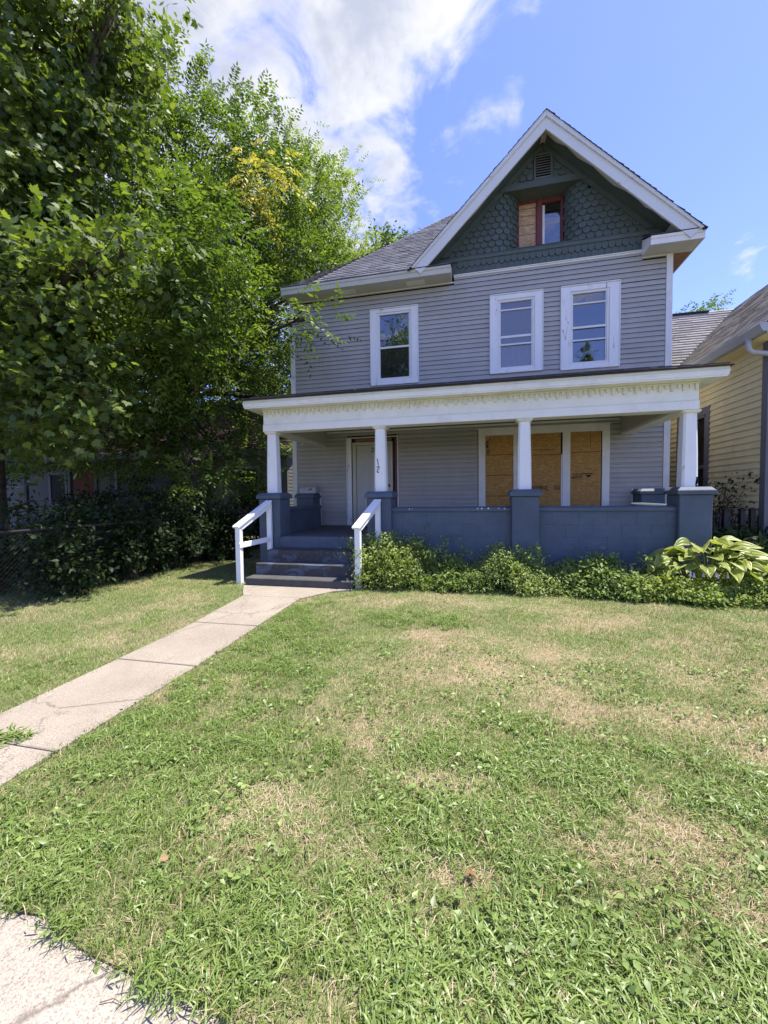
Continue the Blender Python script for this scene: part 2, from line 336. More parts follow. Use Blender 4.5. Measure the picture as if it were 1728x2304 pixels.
# ------------------------------------------------------------------ object helpers
WOFF = {}
def tag(o, label=None, cat=None, group=None, kind=None):
    if label: o['label'] = label
    if cat: o['category'] = cat
    if group: o['group'] = group
    if kind: o['kind'] = kind
    return o
def empty(name, loc=(0, 0, 0)):
    o = bpy.data.objects.new(name, None); col.objects.link(o); o.location = loc; WOFF[o.name] = Vector(loc); o.empty_display_size = .2; return o
def link(name, me, mat=None, parent=None, loc=(0, 0, 0), rot=None, scale=None):
    o = bpy.data.objects.new(name, me); col.objects.link(o)
    if mat is not None and me is not None and not me.materials: me.materials.append(M[mat] if isinstance(mat, str) else mat)
    L = Vector(loc)
    if parent is not None: o.parent = parent; o.location = L - WOFF[parent.name]
    else: o.location = L
    if rot is not None: o.rotation_euler = rot
    if scale is not None: o.scale = scale
    WOFF[o.name] = L
    return o
class MB:
    def __init__(s): s.v = []; s.f = []
    def add(s, vs, fs):
        b = len(s.v); s.v += [tuple(x) for x in vs]; s.f += [tuple(i + b for i in f) for f in fs]; return s
    def box(s, x0, x1, y0, y1, z0, z1):
        return s.add([(x0, y0, z0), (x1, y0, z0), (x1, y1, z0), (x0, y1, z0), (x0, y0, z1), (x1, y0, z1), (x1, y1, z1), (x0, y1, z1)],
                     [(0, 3, 2, 1), (4, 5, 6, 7), (0, 1, 5, 4), (1, 2, 6, 5), (2, 3, 7, 6), (3, 0, 4, 7)])
    def loft(s, rings, cap=True):
        n = len(rings[0]); vs = [p for r in rings for p in r]; fs = []
        for i in range(len(rings) - 1):
            for j in range(n):
                fs.append((i * n + j, i * n + (j + 1) % n, (i + 1) * n + (j + 1) % n, (i + 1) * n + j))
        if cap: fs += [tuple(range(n))[::-1], tuple((len(rings) - 1) * n + j for j in range(n))]
        return s.add(vs, fs)
    def prism(s, poly, a, b, axis='y'):
        def P(p, t):
            return {'y': (p[0], t, p[1]), 'x': (t, p[0], p[1]), 'z': (p[0], p[1], t)}[axis]
        return s.loft([[P(p, a) for p in poly], [P(p, b) for p in poly]])
    def tube(s, pts, r, n=8, cap=True):
        pts = [Vector(p) for p in pts]; rs = r if isinstance(r, (list, tuple)) else [r] * len(pts)
        rings = []; ref = None
        for i, p in enumerate(pts):
            d = (pts[min(i + 1, len(pts) - 1)] - pts[max(i - 1, 0)])
            d = d.normalized() if d.length > 1e-9 else Vector((0, 0, 1))
            if ref is None: ref = Vector((1, 0, 0)) if abs(d.x) < .9 else Vector((0, 1, 0))
            a = d.cross(ref).normalized(); b = d.cross(a); ref = -(d.cross(a).cross(d)).normalized() if False else ref
            rings.append([p + (a * math.cos(t) + b * math.sin(t)) * rs[i] for t in [2 * math.pi * k / n for k in range(n)]])
        return s.loft(rings, cap)
    def bar(s, p, q, w, h, up=(0, 0, 1)):
        p, q = Vector(p), Vector(q); d = (q - p).normalized(); u = Vector(up); sd = d.cross(u).normalized(); u = sd.cross(d)
        R = lambda c: [c + sd * (w / 2) * a + u * (h / 2) * b for a, b in ((-1, -1), (1, -1), (1, 1), (-1, 1))]
        return s.loft([R(p), R(q)])
    def stroke(s, pts, w, y0, y1):
        """flat pen stroke in the xz plane"""
        for (a, b) in zip(pts[:-1], pts[1:]):
            a2, b2 = Vector((a[0], 0, a[1])), Vector((b[0], 0, b[1])); d = (b2 - a2).normalized(); n = Vector((-d.z, 0, d.x)) * w / 2
            a2 = a2 - d * w * .3; b2 = b2 + d * w * .3
            q = [a2 - n, b2 - n, b2 + n, a2 + n]
            s.loft([[Vector((p.x, y0, p.z)) for p in q], [Vector((p.x, y1, p.z)) for p in q]])
        return s
    def mesh(s, name, bevel=0):
        me = bpy.data.meshes.new(name); me.from_pydata(s.v, [], s.f)
        bm = bmesh.new(); bm.from_mesh(me); bmesh.ops.recalc_face_normals(bm, faces=bm.faces)
        if bevel:
            ed = [e for e in bm.edges if len(e.link_faces) == 2 and e.calc_face_angle(0) > .6]
            if ed: bmesh.ops.bevel(bm, geom=ed, offset=bevel, segments=1, affect='EDGES', profile=.5)
        bm.to_mesh(me); bm.free(); return me
    def build(s, name, mat, parent=None, bevel=0, loc=(0, 0, 0), smooth=False):
        me = s.mesh(name, bevel); o = link(name, me, mat, parent, loc)
        if smooth: me.shade_smooth()
        return o
def mb(): return MB()
def npmesh(name, V, F, attrs=None, smooth=False):
    me = bpy.data.meshes.new(name); V = np.ascontiguousarray(V, np.float32); F = np.ascontiguousarray(F, np.int32); k = F.shape[1]
    me.vertices.add(len(V)); me.vertices.foreach_set('co', V.ravel())
    me.loops.add(F.size); me.loops.foreach_set('vertex_index', F.ravel())
    me.polygons.add(len(F)); me.polygons.foreach_set('loop_start', np.arange(0, F.size, k, dtype=np.int32))
    me.update(calc_edges=True)
    for n, a in (attrs or {}).items():
        me.attributes.new(n, 'FLOAT', 'POINT').data.foreach_set('value', np.ascontiguousarray(a, np.float32))
    if smooth: me.shade_smooth()
    return me
def norm(a): return a / np.maximum(np.linalg.norm(a, axis=-1, keepdims=True), 1e-9)
def scatter(TV, TF, pos, Y, Z, size, v, extra=None):
    """copies of a leaf template: Y = along the leaf, Z = its normal"""
    n = len(pos); Y = norm(Y); X = norm(np.cross(Y, Z)); Z = np.cross(X, Y); size = np.broadcast_to(np.asarray(size, float).reshape(-1, 1, 1), (n, 1, 1))
    V = pos[:, None, :] + size * (TV[None, :, 0:1] * X[:, None, :] + TV[None, :, 1:2] * Y[:, None, :] + TV[None, :, 2:3] * Z[:, None, :])
    F = TF[None] + (np.arange(n) * len(TV))[:, None, None]
    return V.reshape(-1, 3), F.reshape(-1, TF.shape[1]), np.repeat(v, len(TV))
def rdir(n):
    a = rng.normal(size=(n, 3)); return norm(a)
# leaf templates
LEAFLET = (np.array([(0, 0, 0), (-.20, .36, .05), (.20, .36, .05), (0, .5, 0), (0, 1, -.14)], float), np.array([(0, 3, 1), (0, 2, 3), (1, 3, 4), (3, 2, 4)]))
SLIM = (np.array([(0, 0, 0), (-.16, .42, .03), (.16, .42, .03), (0, 1, -.12)], float), np.array([(0, 3, 1), (0, 2, 3)]))
OVAL = (np.array([(0, 0, 0), (-.27, .3, .05), (.27, .3, .05), (0, .55, -.01), (0, 1, -.08)], float), np.array([(0, 3, 1), (0, 2, 3), (1, 3, 4), (3, 2, 4)]))
def maple_template():
    # half outline of a broad five-lobed leaf, mirrored; centre at the petiole joint
    half = [(0.03, -.06), (.20, -.13), (.33, -.02), (.52, -.04), (.37, .12), (.62, .30), (.41, .30), (.50, .55), (.27, .42), (.17, .66), (.13, .62), (.0, .95)]
    pts = [(x, y) for x, y in half] + [(-x, y) for x, y in half[-2::-1]]
    V = [(0, .12, 0)] + [(x, y, .05 * abs(x) * 1.6 - .16 * max(0, y - .3) ** 2 - .12 * max(0, abs(x) - .3)) for x, y in pts]
    F = [(0, i, i + 1) for i in range(1, len(pts))] + [(0, len(pts), 1)]
    return np.array(V, float), np.array(F)
MAPLE = maple_template()

def vnoise(x, y, seed, cell):
    r = np.random.default_rng(seed); G = r.random((64, 64)); u = np.asarray(x) / cell + 17.3; w = np.asarray(y) / cell + 31.7
    i = np.floor(u).astype(int); j = np.floor(w).astype(int); a = u - i; b = w - j; a = a * a * (3 - 2 * a); b = b * b * (3 - 2 * b)
    g = lambda p, q: G[p % 64, q % 64]
    return (g(i, j) * (1 - a) + g(i + 1, j) * a) * (1 - b) + (g(i, j + 1) * (1 - a) + g(i + 1, j + 1) * a) * b

# ------------------------------------------------------------------ the ground
def gz(x, y):
    t = np.clip((np.asarray(y, float) + 6.6) / 2.8, 0, 1); return .05 * t * t * (3 - 2 * t)
SW_EDGE = -8.40
xs = np.concatenate([np.linspace(-250, -16, 10), np.linspace(-15, 16, 63), np.linspace(17, 250, 10)]); ys = np.concatenate([np.linspace(-250, -17, 10), np.linspace(-16, 15, 63), np.linspace(16, 350, 12)])
X, Y = np.meshgrid(xs, ys); V = np.stack([X.ravel(), Y.ravel(), gz(X, Y).ravel()], 1); nx = len(xs)
F = np.array([(j * nx + i, j * nx + i + 1, (j + 1) * nx + i + 1, (j + 1) * nx + i) for j in range(len(ys) - 1) for i in range(nx - 1)])
ground = link('ground', npmesh('ground', V, F, smooth=True), 'soil'); tag(ground, kind='structure')
# front walk: slabs with open joints, flaring at the steps
walk = empty('front_walk'); tag(walk, kind='structure')
WL = [(-3.62, .80), (-4.0, 1.02), (-4.30, 1.22), (-5.45, 1.31), (-6.50, 1.31), (-7.72, 1.33), (-8.56, 1.34)]
WR = [(-3.62, 2.80), (-3.85, 2.42), (-4.30, 2.13), (-5.45, 2.13), (-6.50, 2.15), (-7.72, 2.15), (-8.56, 2.16)]
wl_x = lambda y: np.interp(-np.asarray(y), [-a for a, _ in WL], [b for _, b in WL]); wr_x = lambda y: np.interp(-np.asarray(y), [-a for a, _ in WR], [b for _, b in WR])
JT = [-3.62, -4.30, -5.45, -6.50, -7.72, -8.55]
for a, b in zip(JT[:-1], JT[1:]):
    q = mb(); n = 7; yy = np.linspace(a - .006, b + .006, n); tilt = rng.normal(0, .004)
    top = []; bot = []
    for y in yy:
        z = float(gz(0, y)) + .022 + tilt
        top.append(((float(wl_x(y)), y, z), (float(wr_x(y)), y, z + .004)))
    rings = [[l, r, (r[0], r[1], r[2] - .12), (l[0], l[1], l[2] - .12)] for l, r in top]
    q.loft(rings).build('slab', 'walk', walk, .006)
sw = empty('sidewalk', (4, -9.4, 0)); tag(sw, kind='structure')
xq = -14.
while xq < 22:
    mb().box(xq + .006, xq + 1.494, -10.1, SW_EDGE, -.1, .012 + rng.normal(0, .002)).build('slab', 'sidewalk', sw, .006); xq += 1.5
rd = mb().box(-200, 200, -21, -12.6, -.2, -.10 + .105).build('road', 'asphalt'); tag(rd, kind='structure')
kb = mb().box(-200, 200, -12.6, -12.42, -.2, .12).build('kerb', 'sidewalk', bevel=.015); tag(kb, kind='structure')

# ------------------------------------------------------------------ the grey house
WID = 8.4446
H = empty('house', (4.2, -.1, 0))
tag(H, 'grey two-storey wooden house with green shingled gable and white front porch', 'house')
ZE = 6.36; CRS = .1036
def holes_wall(x0, x1, z0, z1, holes, y0, y1):
    """a slab in the xz plane with rectangular openings"""
    q = mb(); xs = sorted({x0, x1} | {h[0] for h in holes} | {h[1] for h in holes})
    for a, b in zip(xs[:-1], xs[1:]):
        cuts = sorted([(h[2], h[3]) for h in holes if h[0] <= a + 1e-6 and h[1] >= b - 1e-6]); z = z0
        for c, d in cuts:
            if c > z: q.box(a, b, y0, y1, z, c)
            z = d
        if z < z1: q.box(a, b, y0, y1, z, z1)
    return q
HOLES = [(2.24, 3.08, 4.30, 5.80), (5.02, 5.81, 4.32, 5.84), (6.50, 7.33, 4.30, 5.84), (1.50, 2.70, .70, 2.90), (4.72, 7.20, 1.0, 2.85)]
fwall = holes_wall(.06, WID - .06, 0., 6.5, HOLES, .0, .14).build('front_wall', 'lap_shade', H)
# lapped siding, one plank per course and bay
TRIMS = [(2.08, 3.235, 4.155, 5.945), (4.855, 5.98, 4.215, 5.945), (6.335, 7.492, 4.175, 5.945), (1.44, 2.74, .7, 2.945), (4.585, 7.335, .9, 2.995)]
z = .70; planks = {}
while z < 6.44:
    segs = [(.11, WID - .11)]
    if z < 4.0 and z > 2.95: segs = [(.11, WID - .11)]
    zt = z + CRS
    if zt > 6.34: segs = [(4.07, 7.9)]
    for t in TRIMS:
        e_ = .25 * CRS if t[2] < .8 else CRS - .012
        if t[2] < z + CRS - e_ and t[3] > z + e_:
            ns = []
            for a, b in segs:
                if t[1] <= a or t[0] >= b: ns.append((a, b)); continue
                if t[0] > a: ns.append((a, t[0]))
                if t[1] < b: ns.append((t[1], b))
            segs = ns
    # long runs are lapped end to end
    out = []
    for a, b in segs:
        if b - a > 3.9:
            c = a + (b - a) * (.35 + .3 * rng.random()); out += [(a, c + .012), (c, b)]
        else: out.append((a, b))
    for a, b in out:
        k = round(b - a, 3)
        if k not in planks:
            planks[k] = mb().loft([[(xx, -.027, .0), (xx, -.024, .060), (xx, -.011, .078), (xx, -.007, CRS - .003), (xx, -.004, CRS - .003), (xx, -.008, .076), (xx, -.021, .058), (xx, -.024, .0)] for xx in (0, k)]).mesh('siding_plank')
        link('siding_plank', planks[k], 'vinyl', fwall, (a, -rng.random() * .0012, z), (rng.normal(0, .012), rng.normal(0, .0007), 0))
    z += CRS
# side and back walls with the same lap
def lap_wall(name, p, q, z0, z1, out, mat, parent, crs=CRS):
    p, q, out = Vector(p), Vector(q), Vector(out); m_ = mb(); z = z0
    while z < z1:
        t = min(crs, z1 - z)
        ring = lambda c: [c + out * .021 + Vector((0, 0, z)), c + out * .007 + Vector((0, 0, z + t)), c - out * .1 + Vector((0, 0, z + t)), c - out * .1 + Vector((0, 0, z))]
        m_.loft([ring(p), ring(q)]); z += crs
    return m_.build(name, mat, parent)
lap_wall('side_wall', (.02, .142, 0), (.02, 9.5, 0), .3, 6.4, (-1, 0, 0), 'vinyl', H)
lap_wall('side_wall', (WID - .02, .142, 0), (WID - .02, 9.5, 0), .3, 6.4, (1, 0, 0), 'vinyl', H)
mb().box(.1, WID - .1, 9.4, 9.5, 0, 6.4).build('back_wall', 'vinyl', H)
mb().box(.15, WID - .15, 3.2, 3.3, .3, 6.3).build('interior_wall', 'room', H)
mb().box(.15, WID - .15, .15, 3.2, 3.3, 3.42).build('interior_floor', 'wood_raw', H)
mb().box(.0, WID, .0 + .02, 9.45, 0, .7).build('foundation', 'masonry', H)
for a, b in ((-.012, .105), (WID - .105, WID + .012)):
    mb().box(a, b, -.042, .06, .75, ZE - .002).build('corner_board', 'vinyl_trim', H, .004)

# --- sash windows
def window(x0, x1, z0, z1, gx0, gx1, gz0, gz1, bars, tw, name='window', lower_dark=False, glass_up='glass', glass_lo='glass', sill=.05):
    q = mb(); Yf = -.052
    ix0, ix1, iz0, iz1 = gx0 - .045, gx1 + .045, gz0 - .05, gz1 + .05
    q.box(x0, ix0, Yf, .0, z0, z1); q.box(ix1, x1, Yf + .003, .0, z0, z1); q.box(ix0, ix1, Yf + .001, .0, iz1, z1 - .003); q.box(ix0, ix1, Yf + .002, .0, z0 + .003, iz0)
    w = q.build(name, 'peel', H, .005)
    j = mb()   # raised outer bead
    j.box(x0 - .012, x1 + .012, Yf - .016, .0, z1, z1 + .022); j.box(x0 - .018, x0, Yf - .012, .0, z0, z1); j.box(x1, x1 + .018, Yf - .012, .0, z0, z1); j.box(x0 - .012, x1 + .012, Yf - .012, 0, z0 - .02, z0)
    j.build('casing_bead', 'peel', w, .003)
    # vinyl insert frame, set back
    f = mb(); f.box(ix0, gx0, -.032, .07, iz0, iz1); f.box(gx1, ix1, -.031, .07, iz0, iz1); f.box(gx0, gx1, -.030, .07, gz1, iz1); f.box(gx0, gx1, -.033, .07, iz0, gz0)
    f.build('frame', 'vinyl_trim', w, .004)
    zs = [gz0] + sorted(b[0] for b in bars) + [gz1]
    for zc, th, yy in bars:
        mb().box(gx0 + .002, gx1 - .002, yy, yy + .03, zc - th / 2, zc + th / 2).build('sash_rail', 'vinyl_trim', w, .003)
    for a, b in ((gx0, gx0 + .022), (gx1 - .022, gx1)):
        mb().box(a, b, -.012, .03, gz0, gz1).build('sash_stile', 'vinyl_trim', w, .003)
    for i, (a, b) in enumerate(zip(zs[:-1], zs[1:])):
        low = b <= (gz0 + gz1) / 2 + .1
        mb().box(gx0 + .02, gx1 - .02, .018 if low else .006, .022 if low else .010, a, b).build('pane', glass_lo if low else glass_up, w)
    return w
w1 = window(2.095, 3.225, 4.17, 5.93, 2.29, 3.03, 4.32, 5.80, [(5.035, .045, -.022)], .15, glass_lo='screen')
w2 = window(4.87, 5.965, 4.23, 5.93, 5.07, 5.76, 4.345, 5.77, [(5.60, .03, -.022), (5.02, .05, .0), (4.84, .035, -.024)], .15, glass_up='glass_dusty', glass_lo='glass_dusty')
w3 = window(6.35, 7.48, 4.19, 5.93, 6.565, 7.245, 4.325, 5.77, [(5.56, .03, -.022), (5.06, .045, -.024), (4.79, .032, -.024)], .15)
q = mb()
for i in range(15):
    a, b = 5.04 + i * .05, 5.04 + (i + 1) * .05
    q.add([(a, .10 + .02 * (i % 2), 4.34), (b, .10 + .02 * ((i + 1) % 2), 4.34), (b, .10 + .02 * ((i + 1) % 2), 4.86), (a, .10 + .02 * (i % 2), 4.86)], [(0, 1, 2, 3)])
q.build('curtain', 'curtain', w2)

# --- boarded front window
bw = mb(); x0, x1, z0, z1 = 4.6, 7.33, 1.0, 2.985
for a, b in ((x0, 4.755), (5.365, 5.70), (6.39, 6.55), (7.18, x1)): bw.box(a, b, -.04, 0, z0, 2.84)
bw.box(x0, x1, -.043, 0, 2.84, z1); bw.box(x0, x1, -.046, 0, .93, z0)
bwo = bw.build('boarded_window', 'white', H, .005)
mb().box(x0 - .02, x1 + .02, -.058, 0, z1, z1 + .022).build('casing_bead', 'white', bwo)
boards = [(4.755, 5.365, [1.0, 1.47, 1.94, 2.40, 2.84]), (5.70, 6.36, [1.0, 2.37, 2.84]), (6.55, 7.165, [1.0, 2.40, 2.84])]
for a, b, zs in boards:
    for i, (c, d) in enumerate(zip(zs[:-1], zs[1:])):
        mb().box(a + .003, b - .003, -.022 - .004 * (i % 2), -.008, c + .005, d - .005).build('board', 'osb', bwo)
mb().box(6.363, 6.387, -.03, -.008, 1.0, 2.37).build('wood_strip', 'vinyl_trim', bwo)
for a, b, c, d in ((5.70, 6.23, 2.475, 2.485), (6.945, 6.952, 2.44, 2.83)):
    mb().box(a, b, -.0285, -.0265, c, d).build('ink_line', 'ink', bwo)
# stamps on the sheets
def stamp(strokes, w, y, parent): 
    q = mb()
    for s_ in strokes: q.stroke(s_, w, y - .001, y)
    return q.build('stamp', 'ink', parent)
def rot90(pts, ox, oz, k): return [(ox - p[1] * k, oz + p[0] * k) for p in pts]
A_ = [[(0, 0), (.4, 1), (.8, 0)], [(.15, .35), (.65, .35)]]; P_ = [[(0, 0), (0, 1), (.5, 1), (.62, .78), (.5, .55), (0, .55)]]
st = []; zc = 2.56
for L, wd in ((A_, .95), (P_, .8), (A_, .95)):
    for s_ in L: st.append(rot90(s_, 4.83, zc, .065))
    zc += wd * .065
stamp(st, .014, -.0275, bwo)
st = []
for i in range(4):
    st.append([(4.79 + i * .018, 2.44), (4.79 + i * .018, 2.54 - .02 * (i % 2))])
st += [[(4.78, 2.42), (4.78, 2.44)], [(4.78, 2.42), (4.83, 2.42)], [(4.86, 2.74), (4.86, 2.80)], [(4.83, 2.77), (4.86, 2.74)]]
stamp(st, .009, -.0275, bwo)
r2 = random.Random(3)
st = []
for row in range(5):
    x = 5.74 + .03 * (row % 2)
    while x < 5.93: L = .02 + .05 * r2.random(); st.append([(x, 1.68 - row * .021), (x + L, 1.68 - row * .021)]); x += L + .016
for bx_ in (5.95, 6.24):
    st += [[(bx_, 1.58), (bx_, 1.69)]]
    for row in range(4):
        x = bx_ + .025
        while x < bx_ + .09: L = .014 + .03 * r2.random(); st.append([(x, 1.675 - row * .025), (x + L, 1.675 - row * .025)]); x += L + .014
st += [[(6.07, 1.585), (6.12, 1.585)], [(6.065, 1.58), (6.065, 1.69)]]
stamp(st, .011, -.0235, bwo)
st = []
for row in range(4):
    x = 6.60 + .02 * (row % 3)
    while x < 6.76 - .03 * (row % 2): L = .02 + .05 * r2.random(); st.append([(x, 1.93 - row * .022), (x + L, 1.93 - row * .022)]); x += L + .013
st += [[(6.56, 1.865), (6.64, 1.85)], [(6.58, 1.84), (6.77, 1.84)], [(6.78, 1.935), (7.03, 1.94)], [(6.78, 1.935), (6.775, 1.85)], [(6.80, 1.928), (7.0, 1.925)]]
stamp(st, .010, -.0235, bwo)
q = mb(); q.add([(6.855, -.0235, 1.905), (6.985, -.0235, 1.905), (6.92, -.0235, 1.845)], [(0, 1, 2)]); q.add([(6.855, -.0250, 1.905), (6.985, -.0250, 1.905), (6.92, -.0250, 1.845)], [(0, 2, 1)]); q.build('stamp', 'ink', bwo)

# --- front door
dr = mb(); dr.box(1.665, 2.52, .035, .08, .79, 2.745); dro = dr.build('door', 'door', H, .004)
for a, b, c, d in ((1.78, 2.03, 2.43, 2.60), (2.16, 2.41, 2.43, 2.60), (1.78, 2.03, 1.62, 2.28), (2.16, 2.41, 1.62, 2.28), (1.78, 2.03, .93, 1.48), (2.16, 2.41, .93, 1.48)):
    q = mb(); t = .012
    q.box(a, b, .028, .0348, d - t, d); q.box(a, b, .028, .0348, c, c + t); q.box(a, a + t, .029, .0348, c + t, d - t); q.box(b - t, b, .029, .0348, c + t, d - t); q.box(a + .04, b - .04, .030, .0348, c + .04, d - .04)
    q.build('door_panel', 'door', dro, .003)
kn = mb().tube([(2.475, .034, 1.755), (2.475, .0, 1.755), (2.475, -.03, 1.755), (2.475, -.035, 1.755)], [.036, .018, .03, .012], 12).build('knob', 'brass', dro, smooth=True)
mb().tube([(2.475, .034, 1.59), (2.475, .02, 1.59)], .022, 10).build('lock', 'brass', dro)
q = mb()
q.stroke([(2.055, 2.665), (2.075, 2.685), (2.095, 2.67), (2.06, 2.635), (2.10, 2.635)], .012, .033, .0345); q.stroke([(2.13, 2.685), (2.13, 2.635)], .012, .033, .0345); q.stroke([(2.05, 2.585), (2.17, 2.585)], .018, .033, .0345)
q.build('door_number', 'ink', dro)
df = mb(); df.box(1.575, 1.66, -.01, .09, .78, 2.82); df.box(2.525, 2.585, -.01, .09, .78, 2.82); df.box(1.66, 2.525, -.008, .09, 2.75, 2.82); df.box(1.62, 1.66, -.022, -.01, .78, 2.79)
df.build('door_frame', 'beige', H, .005)
mb().box(1.45, 1.555, -.04, .0, .78, 2.91).build('door_casing', 'peel', H, .005)
mb().box(1.425, 1.447, -.055, .0, .78, 2.935).build('door_casing', 'vinyl_trim', H, .003)
mb().box(2.64, 2.70, -.02, .02, .78, 2.93).build('door_casing', 'maroon', H, .004)
mb().box(2.705, 2.735, -.05, .0, .78, 2.96).build('door_casing', 'vinyl_trim', H, .003)
mb().box(1.65, 2.56, .01, .06, 2.835, 2.90).build('door_header', 'wood_raw', H)
mb().box(1.447, 2.705, -.055, .0, 2.915, 2.94).build('door_casing', 'vinyl_trim', H, .003)
mb().box(1.5, 2.7, .09, .12, .7, 2.93).build('door_backing', 'black', H)
mb().box(1.56, 2.62, -.12, .09, .775, .79).build('door_sill', 'metal', H)

# --- gable
AX, RS = 5.95, .977
RT_Z = lambda x, top=9.29: top - RS * abs(x - AX)
gb = mb()
# flat shingle backing around the recess: left triangle, right triangle, top
IN = 9.03
gl = lambda z: AX - (IN - z) / RS
gr = lambda z: AX + (IN - z) / RS
RX0, RX1, RZ = 4.98, 6.92, 8.14
gb.prism([(gl(6.44), 6.44), (RX0, 6.44), (RX0, RZ), (gl(RZ), RZ)], .0, .12); gb.prism([(RX1, 6.44), (gr(6.44), 6.44), (gr(RZ), RZ), (RX1, RZ)], .0, .12)
gb.prism([(gl(RZ), RZ), (gr(RZ), RZ), (AX, IN)], .001, .12); gb.prism([(RX0, 6.44), (RX1, 6.44), (RX1, 6.90), (RX0, 6.90)], .001, .12)
WX0, WX1 = 5.47, 6.462
_t = np.linspace(0, math.pi / 2, 200); _s = np.concatenate([[0], np.cumsum(np.hypot(np.diff(.48 * np.sin(_t)), np.diff(.40 * (1 - np.cos(_t)))))])
def arc(u, side):   # quarter-round flare into the recess, u = share of its length
    t = float(np.interp(u * _s[-1], _s, _t))
    if side < 0: return RX0 + (WX0 - RX0) * math.sin(t), .40 * (1 - math.cos(t)), math.atan2(.40 * math.sin(t), .48 * math.cos(t))
    return RX1 - (RX1 - WX1) * math.sin(t), .40 * (1 - math.cos(t)), -math.atan2(.40 * math.sin(t), .48 * math.cos(t))
for sd in (-1, 1):
    P = [arc(i / 8, sd) for i in range(9)]
    vs = [(p[0], p[1], 6.9) for p in P] + [(p[0], p[1], RZ) for p in P]
    gb.add(vs, [(i, i + 1, i + 10, i + 9) for i in range(8)])
gbo = gb.build('gable_wall', 'green', H)
mb().box(RX0, RX1, .0, .47, RZ + .002, RZ + .05).build('recess_ceiling', 'green', gbo)
q = mb(); q.add([(RX0, -.03, 6.905), (RX1, -.03, 6.905), (RX1, .45, 7.15), (RX0, .45, 7.15), (RX0, -.03, 6.86), (RX1, -.03, 6.86), (RX1, .45, 6.86), (RX0, .45, 6.86)], [(0, 1, 2, 3), (4, 7, 6, 5), (0, 4, 5, 1), (1, 5, 6, 2), (2, 6, 7, 3), (3, 7, 4, 0)]); q.build('recess_sill', 'green', gbo)
# fish-scale shingles
SWD, SEX = .158, .128
def scale_mesh():
    w = SWD / 2 - .003; arcp = [(w * math.cos(a), -.0 + w * .92 * math.sin(a)) for a in np.linspace(math.pi, 2 * math.pi, 9)]
    poly = [(w, .15), (-w, .15)] + [(x, y + w * .92) for x, y in arcp]
    q = mb(); q.loft([[(x, -.030 if y < .10 else -.012, y) for x, y in poly], [(x, -.004, y) for x, y in poly]]); return q.mesh('scale_shingle')
smesh = scale_mesh(); smesh.materials.append(M['green'])
def put_scale(x, y, z, rz): link('scale_shingle', smesh, None, gbo, (x, y - .002 * rng.random(), z), (-.075 + rng.normal(0, .012), rng.normal(0, .012), rz))
row = 0; z = 6.885
while z < 8.75:
    off = (row % 2) * SWD / 2
    n0 = int((AX - 3.2) / SWD) + 2
    if z < RZ - .10:
        # left & right flats with the flare
        for sd in (-1, 1):
            L = float(_s[-1])
            x = off
            k = -1
            while True:
                dist = k * SWD + off      # arc distance from flare start; negative = on the flat
                k -= 0
                break
            ds = [(i * SWD + off) for i in range(-18, 4)]
            for d in ds:
                if d <= 0:
                    xx = RX0 + d if sd < 0 else RX1 - d
                    if gl(z + .02) + .16 < xx < gr(z + .02) - .16: put_scale(xx, 0, z, 0)
                elif d < L:
                    px, py, a = arc(min(1, d / L), sd)
                    if py < .385: put_scale(px, py, z, a)
    elif z > RZ + .13 - .03:
        for i in range(-14, 15):
            xx = AX + i * SWD + off
            if gl(z + .06) + .16 < xx < gr(z + .06) - .16 and not (5.72 < xx < 6.21 and 8.18 < z < 8.80): put_scale(xx, 0, z, 0)
    z += SEX; row += 1
# trim bands
q = mb(); q.box(3.55, 8.35, -.045, .0, 6.79, 6.885); q.add([(3.55, -.06, 6.885), (8.35, -.06, 6.885), (8.35, 0, 6.915), (3.55, 0, 6.915), (3.55, -.06, 6.875), (8.35, -.06, 6.875), (8.35, 0, 6.875), (3.55, 0, 6.875)], [(0, 1, 2, 3), (4, 7, 6, 5), (0, 4, 5, 1)])
q.build('gable_band', 'green', H)
mb().prism([(gl(8.14) + .0, 8.13), (gr(8.14), 8.13), (gr(8.27), 8.265), (gl(8.27), 8.265)], -.05, .0).build('gable_band', 'green', H)
for sd in (-1, 1):   # frieze boards up the rake
    p = lambda z, o: AX + sd * ((IN + .01 - z) / RS - o)
    mb().prism([(p(6.92, 0), 6.92), (p(6.92, .14), 6.92), (p(8.88, .14), 8.88), (p(9.03, 0), 9.03)], -.035 + .001 * sd, .0).build('rake_frieze', 'green', H)
# belt of square and cut shingles
bmesh_a = mb().box(-.062, .062, -.018, -.002, 0, .15).mesh('belt_shingle'); bmesh_a.materials.append(M['green'])
bmesh_b = mb().prism([(-.062, .15), (-.062, .05), (-.03, 0.), (.03, 0), (.062, .05), (.062, .15)], -.030, -.004).mesh('belt_shingle'); bmesh_b.materials.append(M['green'])
x = 4.14
while x < 7.86:
    link('belt_shingle', bmesh_a, None, gbo, (x, 0, 6.505 + rng.normal(0, .003)), (-.05, 0, 0)); link('belt_shingle', bmesh_b, None, gbo, (x + .065, 0, 6.64 + rng.normal(0, .003)), (-.03, 0, 0)); x += .13
mb().box(4.06, 7.9, -.045, 0., 6.445, 6.475).box(4.06, 7.9, -.062, 0., 6.478, 6.498).build('gable_moulding', 'white', H, .003)
